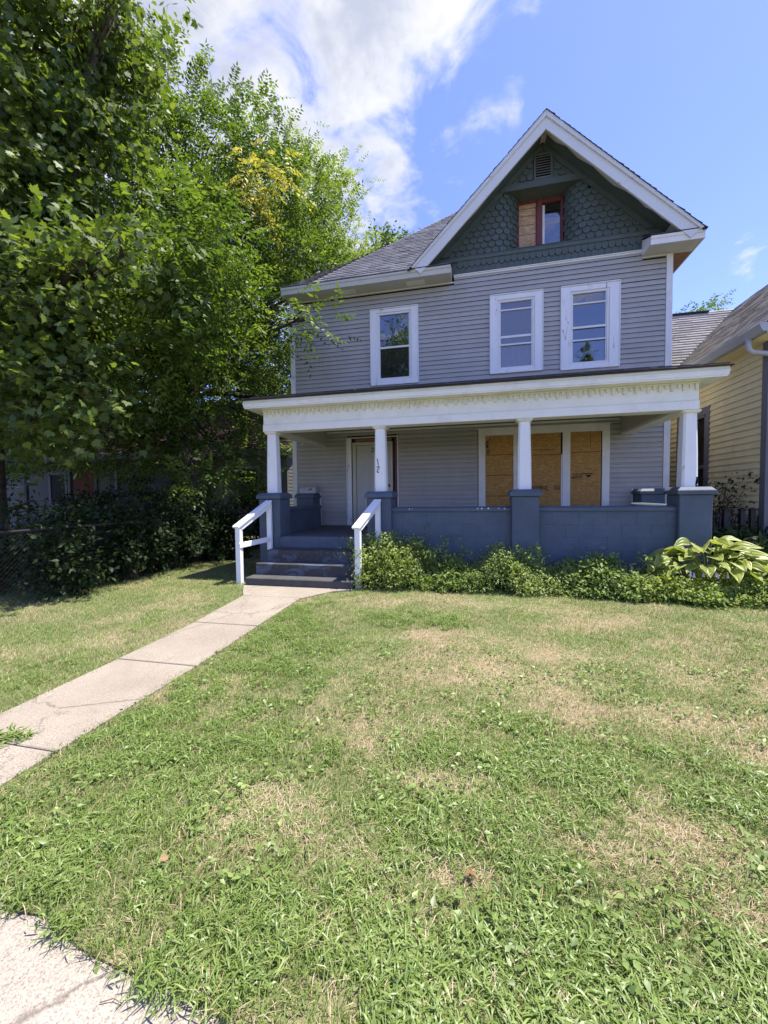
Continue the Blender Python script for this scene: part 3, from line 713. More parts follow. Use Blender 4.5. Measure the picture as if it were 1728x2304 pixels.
# vent
vt = mb(); vt.box(5.775, 5.818, -.05, 0, 8.27, 8.81); vt.box(6.115, 6.158, -.05, 0, 8.27, 8.81); vt.box(5.818, 6.115, -.05, 0, 8.775, 8.81); vt.box(5.818, 6.115, -.05, 0, 8.27, 8.305)
vto = vt.build('gable_vent', 'green', H, .004)
mb().box(5.818, 6.115, -.004, -.001, 8.305, 8.775).build('vent_backing', 'black', vto)
for i in range(9):
    z = 8.315 + i * .052
    q = mb(); q.add([(5.818, -.046, z), (6.115, -.046, z), (6.115, -.012, z + .03), (5.818, -.012, z + .03), (5.818, -.046, z - .008), (6.115, -.046, z - .008), (6.115, -.012, z + .022), (5.818, -.012, z + .022)], [(0, 1, 2, 3), (4, 7, 6, 5), (0, 4, 5, 1), (2, 6, 7, 3)]); q.build('slat', 'slat', vto)
# attic window
aw = mb(); aw.box(5.465, 5.50, .27, .36, 7.08, 8.14); aw.box(5.885, 6.0, .255, .36, 7.08, 8.14); aw.box(6.40, 6.44, .27, .36, 7.08, 8.14); aw.box(5.50, 5.885, .275, .36, 8.03, 8.14); aw.box(6.0, 6.40, .275, .36, 8.0, 8.14); aw.box(5.865, 5.885, .27, .36, 7.08, 8.03); aw.box(6.385, 6.40, .27, .36, 7.08, 8.0)
awo = aw.build('attic_window', 'maroon', H, .004)
for i, (a, b) in enumerate(((7.08, 7.36), (7.36, 7.57), (7.57, 7.77), (7.77, 7.93), (7.93, 8.03))):
    mb().box(5.50, 5.865, .30 + .003 * (i % 2), .315, a + .006, b - .006).build('board', 'osb_pale', awo)
mb().box(6.002, 6.055, .30, .33, 7.08, 7.95).build('sash_stile', 'white', awo, .003)
mb().box(6.055, 6.385, .315, .32, 7.08, 7.64).build('pane', 'glass', awo); mb().box(6.055, 6.385, .335, .34, 7.64, 8.0).build('pane', 'glass', awo)
mb().box(5.46, 6.45, .42, .45, 7.0, 8.2).build('attic_backing', 'dark', awo)
awo.location += Vector((.012, .10, .055))
# barge boards, rake soffit
for sd in (-1, 1):
    ex = 2.775 if sd < 0 else 2.80
    def pr(d, top): return (AX + sd * d, top - RS * d)
    mb().prism([pr(0, 9.27), pr(ex, 9.27), pr(ex - .19, 9.27 - .19 - .0 + .0 - .16), pr(0, 8.92)], -.50, -.455).build('barge_board', 'barge', H, .004)
    mb().prism([pr(0, 9.275), pr(ex + .02, 9.275), pr(ex - .03, 9.20), pr(0, 9.155)], -.535, -.50 - .0005).build('barge_moulding', 'barge', H, .004)
    mb().prism([pr(0, 9.075), pr(ex - .05, 9.075), pr(ex - .05, 9.05), pr(0, 9.05)], -.455, -.001).build('rake_soffit', 'beige', H)
    # ragged over-spray of green paint along the wall edge of the soffit
    pts = []; d = .05
    while d < ex - .3: pts.append((d, .20 + .13 * rng.random())); d += .08 + .2 * rng.random()
    q = mb(); vs = []
    for d, w_ in pts:
        p = pr(d, 9.047); vs += [(p[0], -.002, p[1]), (p[0], -w_ - .02, p[1])]
    q.add(vs, [(2 * i, 2 * i + 1, 2 * i + 3, 2 * i + 2) for i in range(len(pts) - 1)]); q.build('soffit_paint', 'green', H)

# --- roof shingle surfaces: stepped courses cut into tabs, each tab a quad with its own tone
def courses(name, mat, parent, P0, U, S, ulen, slen, clip=None, exp=.135, tab=.3, thick=.007, kind='stuff', fl=None):
    """P0 eave corner, U unit along the eave, S unit up the slope"""
    P0, U, S = np.array(P0, float), norm(np.array(U, float)), norm(np.array(S, float)); N = np.cross(U, S); N = N if N[2] > 0 else -N
    Vs = []; Fs = []; va = []; r = np.random.default_rng(int(abs(P0[0]) * 37 + abs(P0[1]) * 11) + 5)
    n = int(slen / exp) + 1
    for i in range(n):
        s0 = i * exp; s1 = min(s0 + exp + .012, slen + .01)
        u = -tab * r.random()
        while u < ulen:
            w_ = tab * (.55 + .9 * r.random()); a, b = max(u, 0), min(u + w_ - .005, ulen)
            u += w_
            if clip:
                lo, hi = clip(s0 + exp / 2); a, b = max(a, lo), min(b, hi)
            if b - a < .02: continue
            th = thick * (.5 + 2.0 * r.random() ** 2)
            k = len(Vs)
            for uu, ss, nn in ((a, s0, th + .006), (b, s0, th + .006), (b, s1, .002), (a, s1, .002), (a, s0, .0), (b, s0, .0)):
                Vs.append(P0 + U * uu + S * ss + N * nn)
            Fs += [(k, k + 1, k + 2, k + 3), (k + 4, k + 5, k + 1, k)]
            va += [r.random() * .8 + .2 * (i % 3 == 0)] * 6
    o = link(name, npmesh(name, np.array(Vs), np.array(Fs), {'v': va}), mat, parent)
    if kind: o['kind'] = kind
    return o
# hip roof over the body: eave kicks out flatter at the bottom
EY, EXL, EXR = -.47, -.03, WID + .38
ZR0 = 6.535
def roofz(t): return ZR0 + (.55 * t if t < .55 else .3025 + (t - .55) * 1.0)
T1, TT = .55, 4.28
rf = mb()
ring = lambda t, z: [(EXL + t, EY + t, z), (EXR - t, EY + t, z), (EXR - t, 9.9 - t, z), (EXL + t, 9.9 - t, z)]
TB = .64
rf.loft([ring(TB, roofz(TB) - .06), ring(TB, roofz(TB)), ring(TT - .03, roofz(TT - .03))])
zb = roofz(T1); zc_ = roofz(TB)
for dz in (0, -.04):   # front kick up to the gable, then the side kicks
    rf.add([(EXL, EY, ZR0 + dz), (4.03, EY, ZR0 + dz), (4.03, EY + T1, zb + dz), (EXL + T1, EY + T1, zb + dz), (4.03, EY + TB, zc_ + dz), (EXL + TB, EY + TB, zc_ + dz)], [(0, 1, 2, 3), (3, 2, 4, 5)])
    rf.add([(EXL, EY, ZR0 + dz), (EXL + T1, EY + T1, zb + dz), (EXL + TB, EY + TB, zc_ + dz), (EXL + TB, 9.9 - TB, zc_ + dz), (EXL, 9.9, ZR0 + dz)], [(0, 1, 2, 3, 4)])
    rf.add([(EXR, .16, ZR0 + dz), (EXR, 9.9, ZR0 + dz), (EXR - TB, 9.9 - TB, zc_ + dz), (EXR - TB, .17, zc_ + dz)], [(0, 1, 2, 3)])
rfo = rf.build('roof', 'shingle', H)
rfo.data.attributes.new('v', 'FLOAT', 'POINT').data.foreach_set('value', [.4] * len(rfo.data.vertices))
fx = 5.9 - EXL
courses('shingles', 'shingle', rfo, (EXL, EY, ZR0), (1, 0, 0), (0, 1, .55), 4.02 - EXL, T1 * 1.141, lambda s_: (s_ / 1.141, 99))
courses('shingles', 'shingle', rfo, (EXL, EY + T1, roofz(T1)), (1, 0, 0), (0, 1, 1), 6.6, (TT - T1) * 1.414, lambda s_: (T1 + s_ / 1.414, min(6.2, 3.35 + s_ / 1.414 * 1.0 + .2) - EXL))
courses('shingles', 'shingle', rfo, (EXL, 9.0, ZR0), (0, -1, 0), (1, 0, .9), 9.4, 5.3, lambda s_: (0, 9.4 - s_ / 1.345))
# gable roof planes
for sd in (-1, 1):
    ex = 2.83
    gp = mb(); p = lambda d, o: (AX + sd * d, 9.29 + o - RS * d)
    gp.prism([p(0, 0), p(ex, 0), p(ex, -.05), p(0, -.05)], -.52, 3.4)
    g = gp.build('gable_roof', 'shingle_dark', H); g.data.attributes.new('v', 'FLOAT', 'POINT').data.foreach_set('value', [.3] * len(g.data.vertices))
    e = p(ex + .03, .004)
    courses('shingles', 'shingle_dark', g, (e[0], -.56, e[1] - .03), (0, 1, 0), (-sd, 0, RS), 3.6, 2.86 * 1.398, None)
# eave box left, with two soffit vents; eave return right
def eave_box(x0, x1, parent):
    q = mb(); q.prism([(-.45, ZE), (.0, ZE), (.0, ZE + .02), (-.45, ZE + .02)], x0, x1, 'x'); q.build('soffit', 'beige', parent)
    q = mb(); q.prism([(-.465, ZE - .012), (-.45, ZE - .012), (-.45, ZE + .15), (-.485, ZE + .15), (-.485, ZE + .10), (-.465, ZE + .085)], x0 - .003, x1 + .003, 'x'); q.build('fascia', 'beige' if x0 < 1 else 'white', parent)
eave_box(EXL + .015, 4.02, H); eave_box(7.895, EXR - .02, H)
for x in (1.36, 3.0): 
    mb().box(x, x + .42, -.30, -.10, ZE - .006, ZE - .001).build('soffit_vent', 'white', H)
mb().prism([(-.45, ZE + .02), (0, ZE + .02), (0, ZE + .34), (-.45, ZE + .15)], 4.003, 4.02, 'x').build('eave_return_end', 'beige', H)
mb().prism([(-.45, ZE + .02), (0, ZE + .02), (0, ZE + .34), (-.45, ZE + .15)], 7.895, 7.91, 'x').build('eave_return_end', 'white', H)
for a, b in ((3.1, 4.035), (7.88, EXR - .02)):
    q = mb().prism([(-.50, ZE + .155), (0., ZE + .36), (0., ZE + .375), (-.50, ZE + .175)], a, b, 'x').build('return_roof', 'shingle_dark', H); q.data.attributes.new('v', 'FLOAT', 'POINT').data.foreach_set('value', [.2] * len(q.data.vertices))
mb().box(.12, 4.06, -.036, .0, ZE - .028, ZE - .003).build('frieze_moulding', 'vinyl_trim', H)
mb().box(7.9, WID - .1, -.036, .0, ZE - .028, ZE - .003).build('frieze_moulding', 'vinyl_trim', H)
# side eaves
for a, b in ((WID + .02, EXR - .02),):
    mb().box(a, b, .002, 9.8, ZE + .002, ZE + .022).build('soffit', 'wood_raw', H)
    mb().box(b, b + .018, -.45, 9.8, ZE - .01, ZE + .14).build('fascia', 'white', H)
mb().box(EXL, .0, .002, 9.8, ZE + .002, ZE + .022).build('soffit', 'beige', H); mb().box(EXL - .0, EXL + .014, -.44, 9.8, ZE + .024, ZE + .14).build('fascia', 'beige', H)

# ------------------------------------------------------------------ porch
PF = .778
mb().box(.62, 7.85, -2.42, -.002, .3, PF).build('porch_floor', 'pfloor', H)
mb().box(1.012, 2.688, -2.76, -2.55, .3, PF + .001).build('step', 'step_a', H, .012); mb().box(1.012, 2.688, -2.549, -2.421, .3, PF).build('porch_floor', 'pfloor', H)
for i, (x0, x1, yf, zt, mt) in enumerate(((.86, 2.70, -3.68, .195, 'step_c'), (.90, 2.70, -3.41, .389, 'step_b'), (.97, 2.70, -3.15, .584, 'step_b'), (1.013, 2.687, -2.7355, .62, 'step_a'))):
    yb = (-3.38, -3.12, -2.722, -2.5)[i]
    mb().box(x0, x1, yf, yb, -.1 if i == 0 else zt - .23, zt).build('step', mt, H, .012)
PIERS = [(.58, 1.01, -2.72, -2.29), (2.69, 3.12, -2.72, -2.29), (5.125, 5.55, -2.72, -2.29), (7.505, 7.935, -2.72, -2.29), (.27, .70, -.46, -.03), (7.79, 8.22, -.46, -.03)]
for i, (a, b, c, d) in enumerate(PIERS):
    pz = 1.475
    po = mb().box(a, b, c, d, 0, pz).build('porch_pier', 'masonry', H, .012)
    e = .035
    R = lambda o, z: [(a - o, c - o, z), (b + o, c - o, z), (b + o, d + o, z), (a - o, d + o, z)]
    mb().loft([R(e, pz), R(e, pz + .062), R(-.015, pz + .112)]).build('pier_cap', 'masonry', po, .006)
# half walls of painted block
blk = {}
def block_wall(x0, x1, y0, y1, z1, axis):
    q = mb(); q.box(x0, x1, y0, y1, 0, z1); wo_ = q.build('porch_wall', 'masonry', H)
    BH, BL = .203, .406; z = .0; r = 0
    lo, hi = (x0, x1) if axis == 'x' else (y0, y1)
    while z < z1 - .02:
        h = min(BH, z1 - z) - .003; u = lo - (r % 2) * BL / 2
        while u < hi:
            a, b = max(u, lo) + .001, min(u + BL, hi) - .002
            if b - a > .03:
                key = (axis, round(b - a, 3), round(h, 3))
                if key not in blk:
                    L, t = key[1], .0042
                    B = mb().box(0, L, -t, .001, 0, h) if axis == 'x' else mb().box(-t, .001, 0, L, 0, h)
                    blk[key] = B.mesh('block', .0012); blk[key].materials.append(M['masonry'])
                link('block', blk[key], None, wo_, (a, y0 - .0005 * rng.random(), z) if axis == 'x' else (x1 + .005 + .0005 * rng.random() if False else x1 + .004, a, z))
            u += BL
        z += BH; r += 1
    if axis == 'x':
        P = [(y0 - .03, z1), (y1 + .02, z1), (y1 + .02, z1 + .05), (y1 - .03, z1 + .078), (y0 + .02, z1 + .078), (y0 - .03, z1 + .05)]
        mb().prism(P, x0, x1, 'x').build('coping', 'masonry', wo_, .006)
    else:
        P = [(x0 - .03, z1), (x1 + .03, z1), (x1 + .03, z1 + .05), (x1 - .01, z1 + .078), (x0 + .01, z1 + .078), (x0 - .03, z1 + .05)]
        mb().prism(P, y0, y1, 'y').build('coping', 'masonry', wo_, .006)
    return wo_
wA = block_wall(3.121, 5.124, -2.62, -2.42, 1.23, 'x'); wB = block_wall(5.551, 7.504, -2.62, -2.42, 1.23, 'x')
block_wall(.70, .90, -2.289, -.461, 1.23, 'y'); block_wall(7.62, 7.82, -2.289, -.461, 1.23, 'y')
for i in range(9):   # paint splashes on the coping
    x = 4.3 + .75 * rng.random() if i < 7 else 3.25 + .3 * rng.random(); r = .006 + .008 * rng.random(); zc = 1.29 + .012 * rng.random()
    mb().loft([[(x + r * math.cos(a), -2.652, zc - .02 + r * math.sin(a)) for a in np.linspace(0, 6.0, 8)], [(x + r * math.cos(a), -2.6485, zc - .02 + r * math.sin(a)) for a in np.linspace(0, 6.0, 8)]]).build('paint_splash', 'white', wA)
# columns
for i, cx in enumerate((.795, 2.905, 5.335, 7.69)):
    cy = -2.505; q = mb()
    def octo(h, ch, z): return [(cx + sx * a, cy + sy * b, z) for sx, sy, a, b in ((-1, -1, h - ch, h), (1, -1, h - ch, h), (1, -1, h, h - ch), (1, 1, h, h - ch), (1, 1, h - ch, h), (-1, 1, h - ch, h), (-1, 1, h, h - ch), (-1, -1, h, h - ch))]
    q.loft([octo(.108, .028, 1.575), octo(.102, .027, 2.1), octo(.088, .024, 2.685)])
    co = q.build('porch_column', 'peel_col', H)
    mb().loft([octo(.094, .024, 2.685), octo(.112, .024, 2.695), octo(.128, .022, 2.712), octo(.128, .022, 2.729)]).build('capital', 'white', co)
    if i == 1:
        yf = lambda z: cy - (.108 - .020 * (z - 1.575) / 1.11) - .0065
        q = mb(); q.stroke([(2.862, 2.16), (2.870, 2.10), (2.876, 2.05)], .013, yf(2.1), yf(2.1) + .006); q.build('digit', 'black', co)
        pts = [(2.892, 2.025), (2.852, 2.012), (2.868, 2.012), (2.884, 1.992), (2.862, 1.965), (2.852, 1.942), (2.862, 1.922), (2.880, 1.922), (2.890, 1.936)]
        pts = [(2.848, 2.012), (2.866, 2.021), (2.896, 2.026), (2.888, 1.998), (2.868, 1.975), (2.854, 1.950), (2.858, 1.930), (2.872, 1.920), (2.888, 1.930)]
        q = mb(); q.stroke(pts, .013, yf(1.97), yf(1.97) + .006); q.build('digit', 'black', co)
    if i == 3:   # rotten corner
        q = mb()
        for k in range(9):
            a = cx + .060 + .042 * rng.random(); zz_ = 1.575 + .11 * rng.random() ** 1.5; q.box(a, a + .010 + .012 * rng.random(), cy - .1105, cy - .1075 - .00, zz_, zz_ + .02 + .05 * rng.random())
        q.build('rot_patch', 'black', co)
# beam
BX0, BX1 = .675, 7.765
bm_ = mb(); bm_.box(BX0, BX1, -2.64, -2.40, 2.86, 3.13); bmo = bm_.build('porch_beam', 'white', H)
mb().box(BX0 - .008, BX1 + .008, -2.652, -2.39, 2.731, 2.858).build('beam_board', 'white', bmo, .004)
mb().box(BX0 - .004, BX1 + .004, -2.648, -2.40, 2.8585, 2.868).build('beam_bead', 'cream', bmo)
for a, b in ((BX0, BX0 + .22), (BX1 - .22, BX1)):
    mb().box(a, b, -2.389, -.022, 2.79, 3.125).build('porch_side_beam', 'beige', H, .004)
    mb().box(a - .006, b + .006, -2.389, -.024, 2.735, 2.788).build('porch_side_beam', 'white', H, .004)
dm = [mb().loft([[(xx, yy, zz) for xx, zz in ((-.021, 0), (-.021, -l + .012), (-.012, -l), (.012, -l), (.021, -l + .012), (.021, 0))] for yy in (-.024, 0)]).mesh('dentil') for l in (.098, .060)]
for d_ in dm: d_.materials.append(M['cream'])
x = BX0 + .06; i = 0
while x < BX1 - .03:
    link('dentil', dm[i % 2], None, bmo, (x + rng.normal(0, .004), -2.6405, 3.105)); x += .0795; i += 1
mb().box(BX0 - .003, BX1 + .003, -2.668, -2.641, 3.106, 3.129).build('dentil_bead', 'cream', bmo)
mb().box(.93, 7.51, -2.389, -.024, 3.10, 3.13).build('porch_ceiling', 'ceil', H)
mb().box(.93, 7.51, -.05, -.022, 3.06, 3.098).build('ceiling_moulding', 'white', H)
# eave: soffit, crown, drip board
EX0, EX1, EYF = .407, 8.023, -2.86
mb().box(EX0 + .02, EX1 - .02, EYF + .02, -.024, 3.1325, 3.147).build('porch_soffit', 'white', H)
q = mb()
prof = [(0, 3.132), (0, 3.150), (-.012, 3.155), (-.012, 3.19), (-.022, 3.205), (-.022, 3.222)]
rings = []
for o, zz in prof: rings.append([(EX0 + .01 + o, -.024, zz), (EX0 + .01 + o, EYF + o, zz), (EX1 - .01 - o, EYF + o, zz), (EX1 - .01 - o, -.024, zz)])
vs = [p for r in rings for p in r]; fs = [(i * 4 + j, i * 4 + j + 1, i * 4 + 5 + j, i * 4 + 4 + j) for i in range(len(rings) - 1) for j in range(3)]
q.add(vs, fs); q.build('porch_fascia', 'white', H)
q = mb()
for a, b, c, d in ((EX0 - .005, EX1 + .005, EYF - .018, EYF + .0),): q.box(a, b, c, d, 3.224, 3.268)
q.box(EX0 - .005, EX0 + .012, EYF + .001, -.024, 3.224, 3.268); q.box(EX1 - .012, EX1 + .005, EYF + .001, -.024, 3.224, 3.268); q.build('drip_board', 'cream', H)
# hip porch roof
PS = .272; RX_ = [(EX0 - .03, EX1 + .04, EYF - .05)]
a, b, c = RX_[0]; zt = 3.285 + PS * (-c); hh = -c
rp = mb(); rp.add([(a, c, 3.27), (b, c, 3.27), (b, -.022, 3.27), (a, -.022, 3.27), (a, c, 3.288), (b, c, 3.288), (b, -.022, 3.288), (a, -.022, 3.288), (a + hh * .9, -.022, zt), (b - hh * .9, -.022, zt)],
            [(0, 3, 2, 1), (0, 1, 5, 4), (1, 2, 6, 5), (3, 0, 4, 7), (4, 5, 9, 8), (5, 6, 9), (7, 4, 8)])
rpo = rp.build('porch_roof', 'shingle_dark', H); rpo.data.attributes.new('v', 'FLOAT', 'POINT').data.foreach_set('value', [.25] * len(rpo.data.vertices))
sl_ = math.hypot(1, PS)
courses('shingles', 'shingle_dark', rpo, (a, c - .02, 3.288), (1, 0, 0), (0, 1, PS), b - a, hh * sl_, lambda s_: (s_ / sl_ * .9, b - a - s_ / sl_ * .9), exp=.14, thick=.011)
mb().bar((3.2, -.034, 4.085), (5.3, -.034, 4.085), .02, .05).build('roof_flashing', 'metal', H)
# hooks under the side beam
for y in (-1.9, -1.2):
    pts = [(.79, y, 2.735), (.79, y, 2.70)] + [(.79 + .022 * math.sin(t), y, 2.678 + .022 * math.cos(t)) for t in np.linspace(0, 5.6, 10)]
    mb().tube(pts, .005, 6).build('hook', 'white', H)
# white strips on the wall by the back piers
mb().box(.715, .735, -.05, .0, PF, 1.60).build('trim_strip', 'vinyl_trim', H); mb().box(7.755, 7.775, -.05, 0, PF, 1.60).build('trim_strip', 'vinyl_trim', H)

# --- hand rails
def handrail(p0, p1, cross):
    (x0, y0), (x1, y1) = p0, p1; z0, z1 = 1.055, 1.435
    hr = mb().bar((x0 - (x1 - x0) * .10, y0 - (y1 - y0) * .10, z0 - .045), (x1, y1, z1), .135, .036).build('handrail', 'rail', H, .004)
    mb().bar((x0 + .03, y0 + .005, z0 - .06), (x1 + .03, y1 - .01, z1 - .065), .036, .085).build('rail_board', 'rail', hr, .004)
    mb().box(x0 - .045, x0 + .045, y0 - .045, y0 + .045, -.1, z0 - .035).build('post', 'rail', hr, .005)
    mb().box(x1 - .045, x1 + .045, y1 - .03, y1 + .03, .45, z1 - .03).build('post', 'rail', hr, .005)
    if cross: mb().bar((x0 + .035, y0 - .055, .70), (x1 + .02, y1 - .05, .735), .03, .09).build('cross_rail', 'rail', hr, .004)
    return hr
handrail((.655, -3.50), (.825, -2.775), True); handrail((2.755, -3.50), (2.90, -2.775), False)

# mailbox resting on the back pier
MBX = empty('mailbox', (.50, -.24, 1.587)); tag(MBX, 'dull metal mailbox with red flag standing on blue pier beside the door', 'mailbox')
def arch(x): return [(x, -.24 - .085, 1.588), (x, -.24 + .085, 1.588)] + [(x, -.24 + .085 * math.cos(t), 1.70 + .075 * math.sin(t)) for t in np.linspace(0, math.pi, 9)]
mb().loft([arch(.335), arch(.72)]).build('body', 'mailbox', MBX, smooth=False)
mb().loft([arch(.322), arch(.3345)]).build('lid', 'vinyl_trim', MBX)
mb().box(.52, .62, -.333, -.327, 1.66, 1.685).box(.60, .62, -.333, -.327, 1.66, 1.715).build('flag', 'red', MBX)
mb().box(.316, .321, -.26, -.20, 1.70, 1.78).build('latch', 'black', MBX)

# ------------------------------------------------------------------ yellow house next door
YH = empty('yellow_house', (12, 2, 0)); tag(YH, 'yellow clapboard house with grey trim and weathered shingle roof', 'house')
YX, YF = 9.35, -1.40
ywin = (.45, 1.60, .95, 3.16)
yw = mb().box(YX, YX + .15, YF, ywin[0], 0, 4.25).box(YX, YX + .15, ywin[1], 9, 0, 4.25).box(YX, YX + .15, ywin[0], ywin[1], 0, ywin[2]).box(YX, YX + .15, ywin[0], ywin[1], ywin[3], 4.25).build('side_wall', 'yellow', YH)
z = .28; cl = {}
while z < 4.15:
    for a, b in ([(YF + .12, 9.0)] if not (ywin[2] - .15 < z + .06 < ywin[3] + .13) else [(YF + .12, ywin[0] - .13), (ywin[1] + .13, 9.0)]):
        parts = [(a, b)]
        if b - a > 4: c = a + 1.6 + 2.2 * rng.random(); parts = [(a, c - .001), (c + .001, b)]
        for a2, b2 in parts:
            k = round(b2 - a2, 3)
            if k not in cl:
                cl[k] = mb().loft([[(-.030, yy, 0), (-.028, yy, .006), (-.007, yy, .124), (-.0005, yy, .119), (-.0005, yy, 0)] for yy in (0, k)]).mesh('clapboard')
            link('clapboard', cl[k], 'yellow', yw, (YX - .0015 * rng.random(), a2, z + rng.normal(0, .0015)))
    z += .117
mb().box(YX - .035, YX + .12, YF - .03, YF + .115, .2, 4.15).build('corner_board', 'grey_trim', YH, .004)
q = mb(); a, b, c, d = ywin
q.box(YX - .04, YX + .02, a - .13, a, c - .12, d + .16); q.box(YX - .04, YX + .02, b, b + .13, c - .12, d + .16); q.box(YX - .041, YX + .02, a, b, d, d + .16); q.box(YX - .06, YX + .02, a, b, c - .12, c)
ywo = q.build('window', 'grey_trim', YH, .004)
mb().box(YX - .03, YX + .05, a, a + .06, c, d).box(YX - .03, YX + .05, b - .06, b, c, d).box(YX - .03, YX + .05, a, b, d - .05, d).box(YX - .028, YX + .05, a, b, 2.02, 2.08).build('sash', 'grey_trim', ywo)
mb().box(YX + .03, YX + .034, a, b, c, 2.02).build('pane', 'screen', ywo); mb().box(YX + .012, YX + .016, a, b, 2.08, d).build('pane', 'glass', ywo)
for i in range(12): mb().box(YX + .075, YX + .08, a + i * .096, a + i * .096 + .09, c, d).build('blind_slat', 'curtain', ywo)
mb().box(YX + .3, YX + .32, a - .3, b + .3, c - .3, d + .3).build('interior_wall', 'dark', ywo)
lap_wall('front_wall', (YX + .12, YF + .02, 0), (15.5, YF + .02, 0), .28, 4.2, (0, -1, 0), 'yellow', YH, .117)
mb().box(YX + .02, 15.5, YF + .06, 9, 0, .28).build('foundation', 'grey_trim', YH)
mb().box(15.4, 15.5, YF + .14, 9, 0, 4.2).build('side_wall', 'yellow', YH)
GX, GZ = 9.05, 4.17       # eave line
RX2, RZ2 = 12.05, 6.93
sl2 = (RZ2 - GZ) / (RX2 - GX); VY = 4.72
yr = mb()
yr.prism([(GX, GZ - .06), (GX, GZ), (RX2, RZ2), (2 * RX2 - GX, GZ), (2 * RX2 - GX, GZ - .06), (RX2, RZ2 - .08)], YF - .45, 9.6, 'y'); yro = yr.build('roof', 'shingle_tan', YH)
yro.data.attributes.new('v', 'FLOAT', 'POINT').data.foreach_set('value', [.4] * len(yro.data.vertices))
ln2 = math.hypot(RX2 - GX, RZ2 - GZ)
courses('shingles', 'shingle_tan', yro, (GX - .03, YF - .47, GZ), (0, 1, 0), (1, 0, sl2), VY + .5 - YF, ln2 + .03, lambda s_: (0, (1.95 + s_ / ln2 * (VY - 1.95)) - (YF - .47)), exp=.14)
# rear wing facing the street, its ridge running off behind the grey house
wy0 = 1.95; wg = mb(); wg.prism([(wy0, GZ - .06), (wy0, GZ), (VY, RZ2 - .02), (2 * VY - wy0, GZ), (2 * VY - wy0, GZ - .06), (VY, RZ2 - .1)], 8.9, RX2, 'x')
wgo = wg.build('wing_roof', 'shingle_tan', YH); wgo.data.attributes.new('v', 'FLOAT', 'POINT').data.foreach_set('value', [.4] * len(wgo.data.vertices))
ln3 = math.hypot(VY - wy0, RZ2 - .02 - GZ)
courses('shingles', 'shingle_tan', wgo, (8.9, wy0 - .02, GZ), (1, 0, 0), (0, VY - wy0, RZ2 - .02 - GZ), RX2 - 8.9, ln3, lambda s_: (0, GX + s_ / ln3 * (RX2 - GX) - 8.9 + .06), exp=.14)
mb().bar((9.9, VY - .06, RZ2 - .045), (11.3, VY - .06, RZ2 - .045), .16, .05).build('ridge_vent', 'black', YH)
# gutter along the side eave and a downspout elbow
gp = [(GX - .005, GZ - .13), (GX - .07, GZ - .13), (GX - .105, GZ - .07), (GX - .125, GZ - .035), (GX - .125, GZ - .005), (GX - .115, GZ - .005), (GX - .112, GZ - .04), (GX - .06, GZ - .118), (GX - .012, GZ - .118)]
mb().prism(gp, YF - .46, wy0 - .1, 'y').build('gutter', 'gutter', YH)
mb().prism([(GX - .125, GZ), (GX - .105, GZ - .07), (GX - .07, GZ - .13), (GX, GZ - .13), (GX, GZ)], YF - .475, YF - .461, 'y').build('gutter_end', 'gutter', YH)
mb().box(GX - .004, GX + .016, YF - .44, 9.5, GZ - .15, GZ - .062).build('fascia', 'gutter', YH)
mb().box(GX + .017, YX - .024, YF - .44, 9.5, GZ - .15, GZ - .135).build('soffit', 'yellow', YH)
dn = [(GX - .06, YF - .10, GZ - .12), (GX - .06, YF - .10, GZ - .24)] + [(GX - .06 + .12 * (1 - math.cos(t)), YF - .10, GZ - .24 - .12 * math.sin(t)) for t in np.linspace(.3, 1.35, 6)] + [(YX + .02, YF - .14, GZ - .42), (YX + .10, YF - .12, GZ - .48), (YX + .12, YF - .08, GZ - .56), (YX + .12, YF - .08, .3)]
mb().tube(dn, .042, 10).build('downspout', 'gutter', YH, smooth=True)
mb().box(YX + .3, 15.2, YF + .3, 8.5, 4.0, 4.1).build('attic_floor', 'dark', YH)

# ------------------------------------------------------------------ shaded house to the left
NH = empty('neighbour_house', (-9, 6, 0)); tag(NH, 'pale one-storey house with brown shingle roof standing in tree shade', 'house')
NY = 5.0
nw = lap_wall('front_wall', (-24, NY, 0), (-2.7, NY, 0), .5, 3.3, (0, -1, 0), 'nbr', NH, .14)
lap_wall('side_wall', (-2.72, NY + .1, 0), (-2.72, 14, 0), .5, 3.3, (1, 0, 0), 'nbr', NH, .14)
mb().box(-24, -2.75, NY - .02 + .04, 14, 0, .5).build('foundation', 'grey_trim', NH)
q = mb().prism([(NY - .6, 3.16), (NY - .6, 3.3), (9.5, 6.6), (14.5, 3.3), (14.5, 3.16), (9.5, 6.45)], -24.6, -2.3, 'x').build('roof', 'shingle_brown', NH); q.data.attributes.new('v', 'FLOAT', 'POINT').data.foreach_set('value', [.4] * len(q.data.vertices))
courses('shingles', 'shingle_brown', q, (-15.6, NY - .62, 3.3), (1, 0, 0), (0, 5.1, 3.3), 13.3, math.hypot(5.1, 3.3), exp=.16, tab=.33, thick=.012)
mb().box(-24.6, -2.3, NY - .62, NY - .6, 3.12, 3.30).build('fascia', 'nbr', NH)
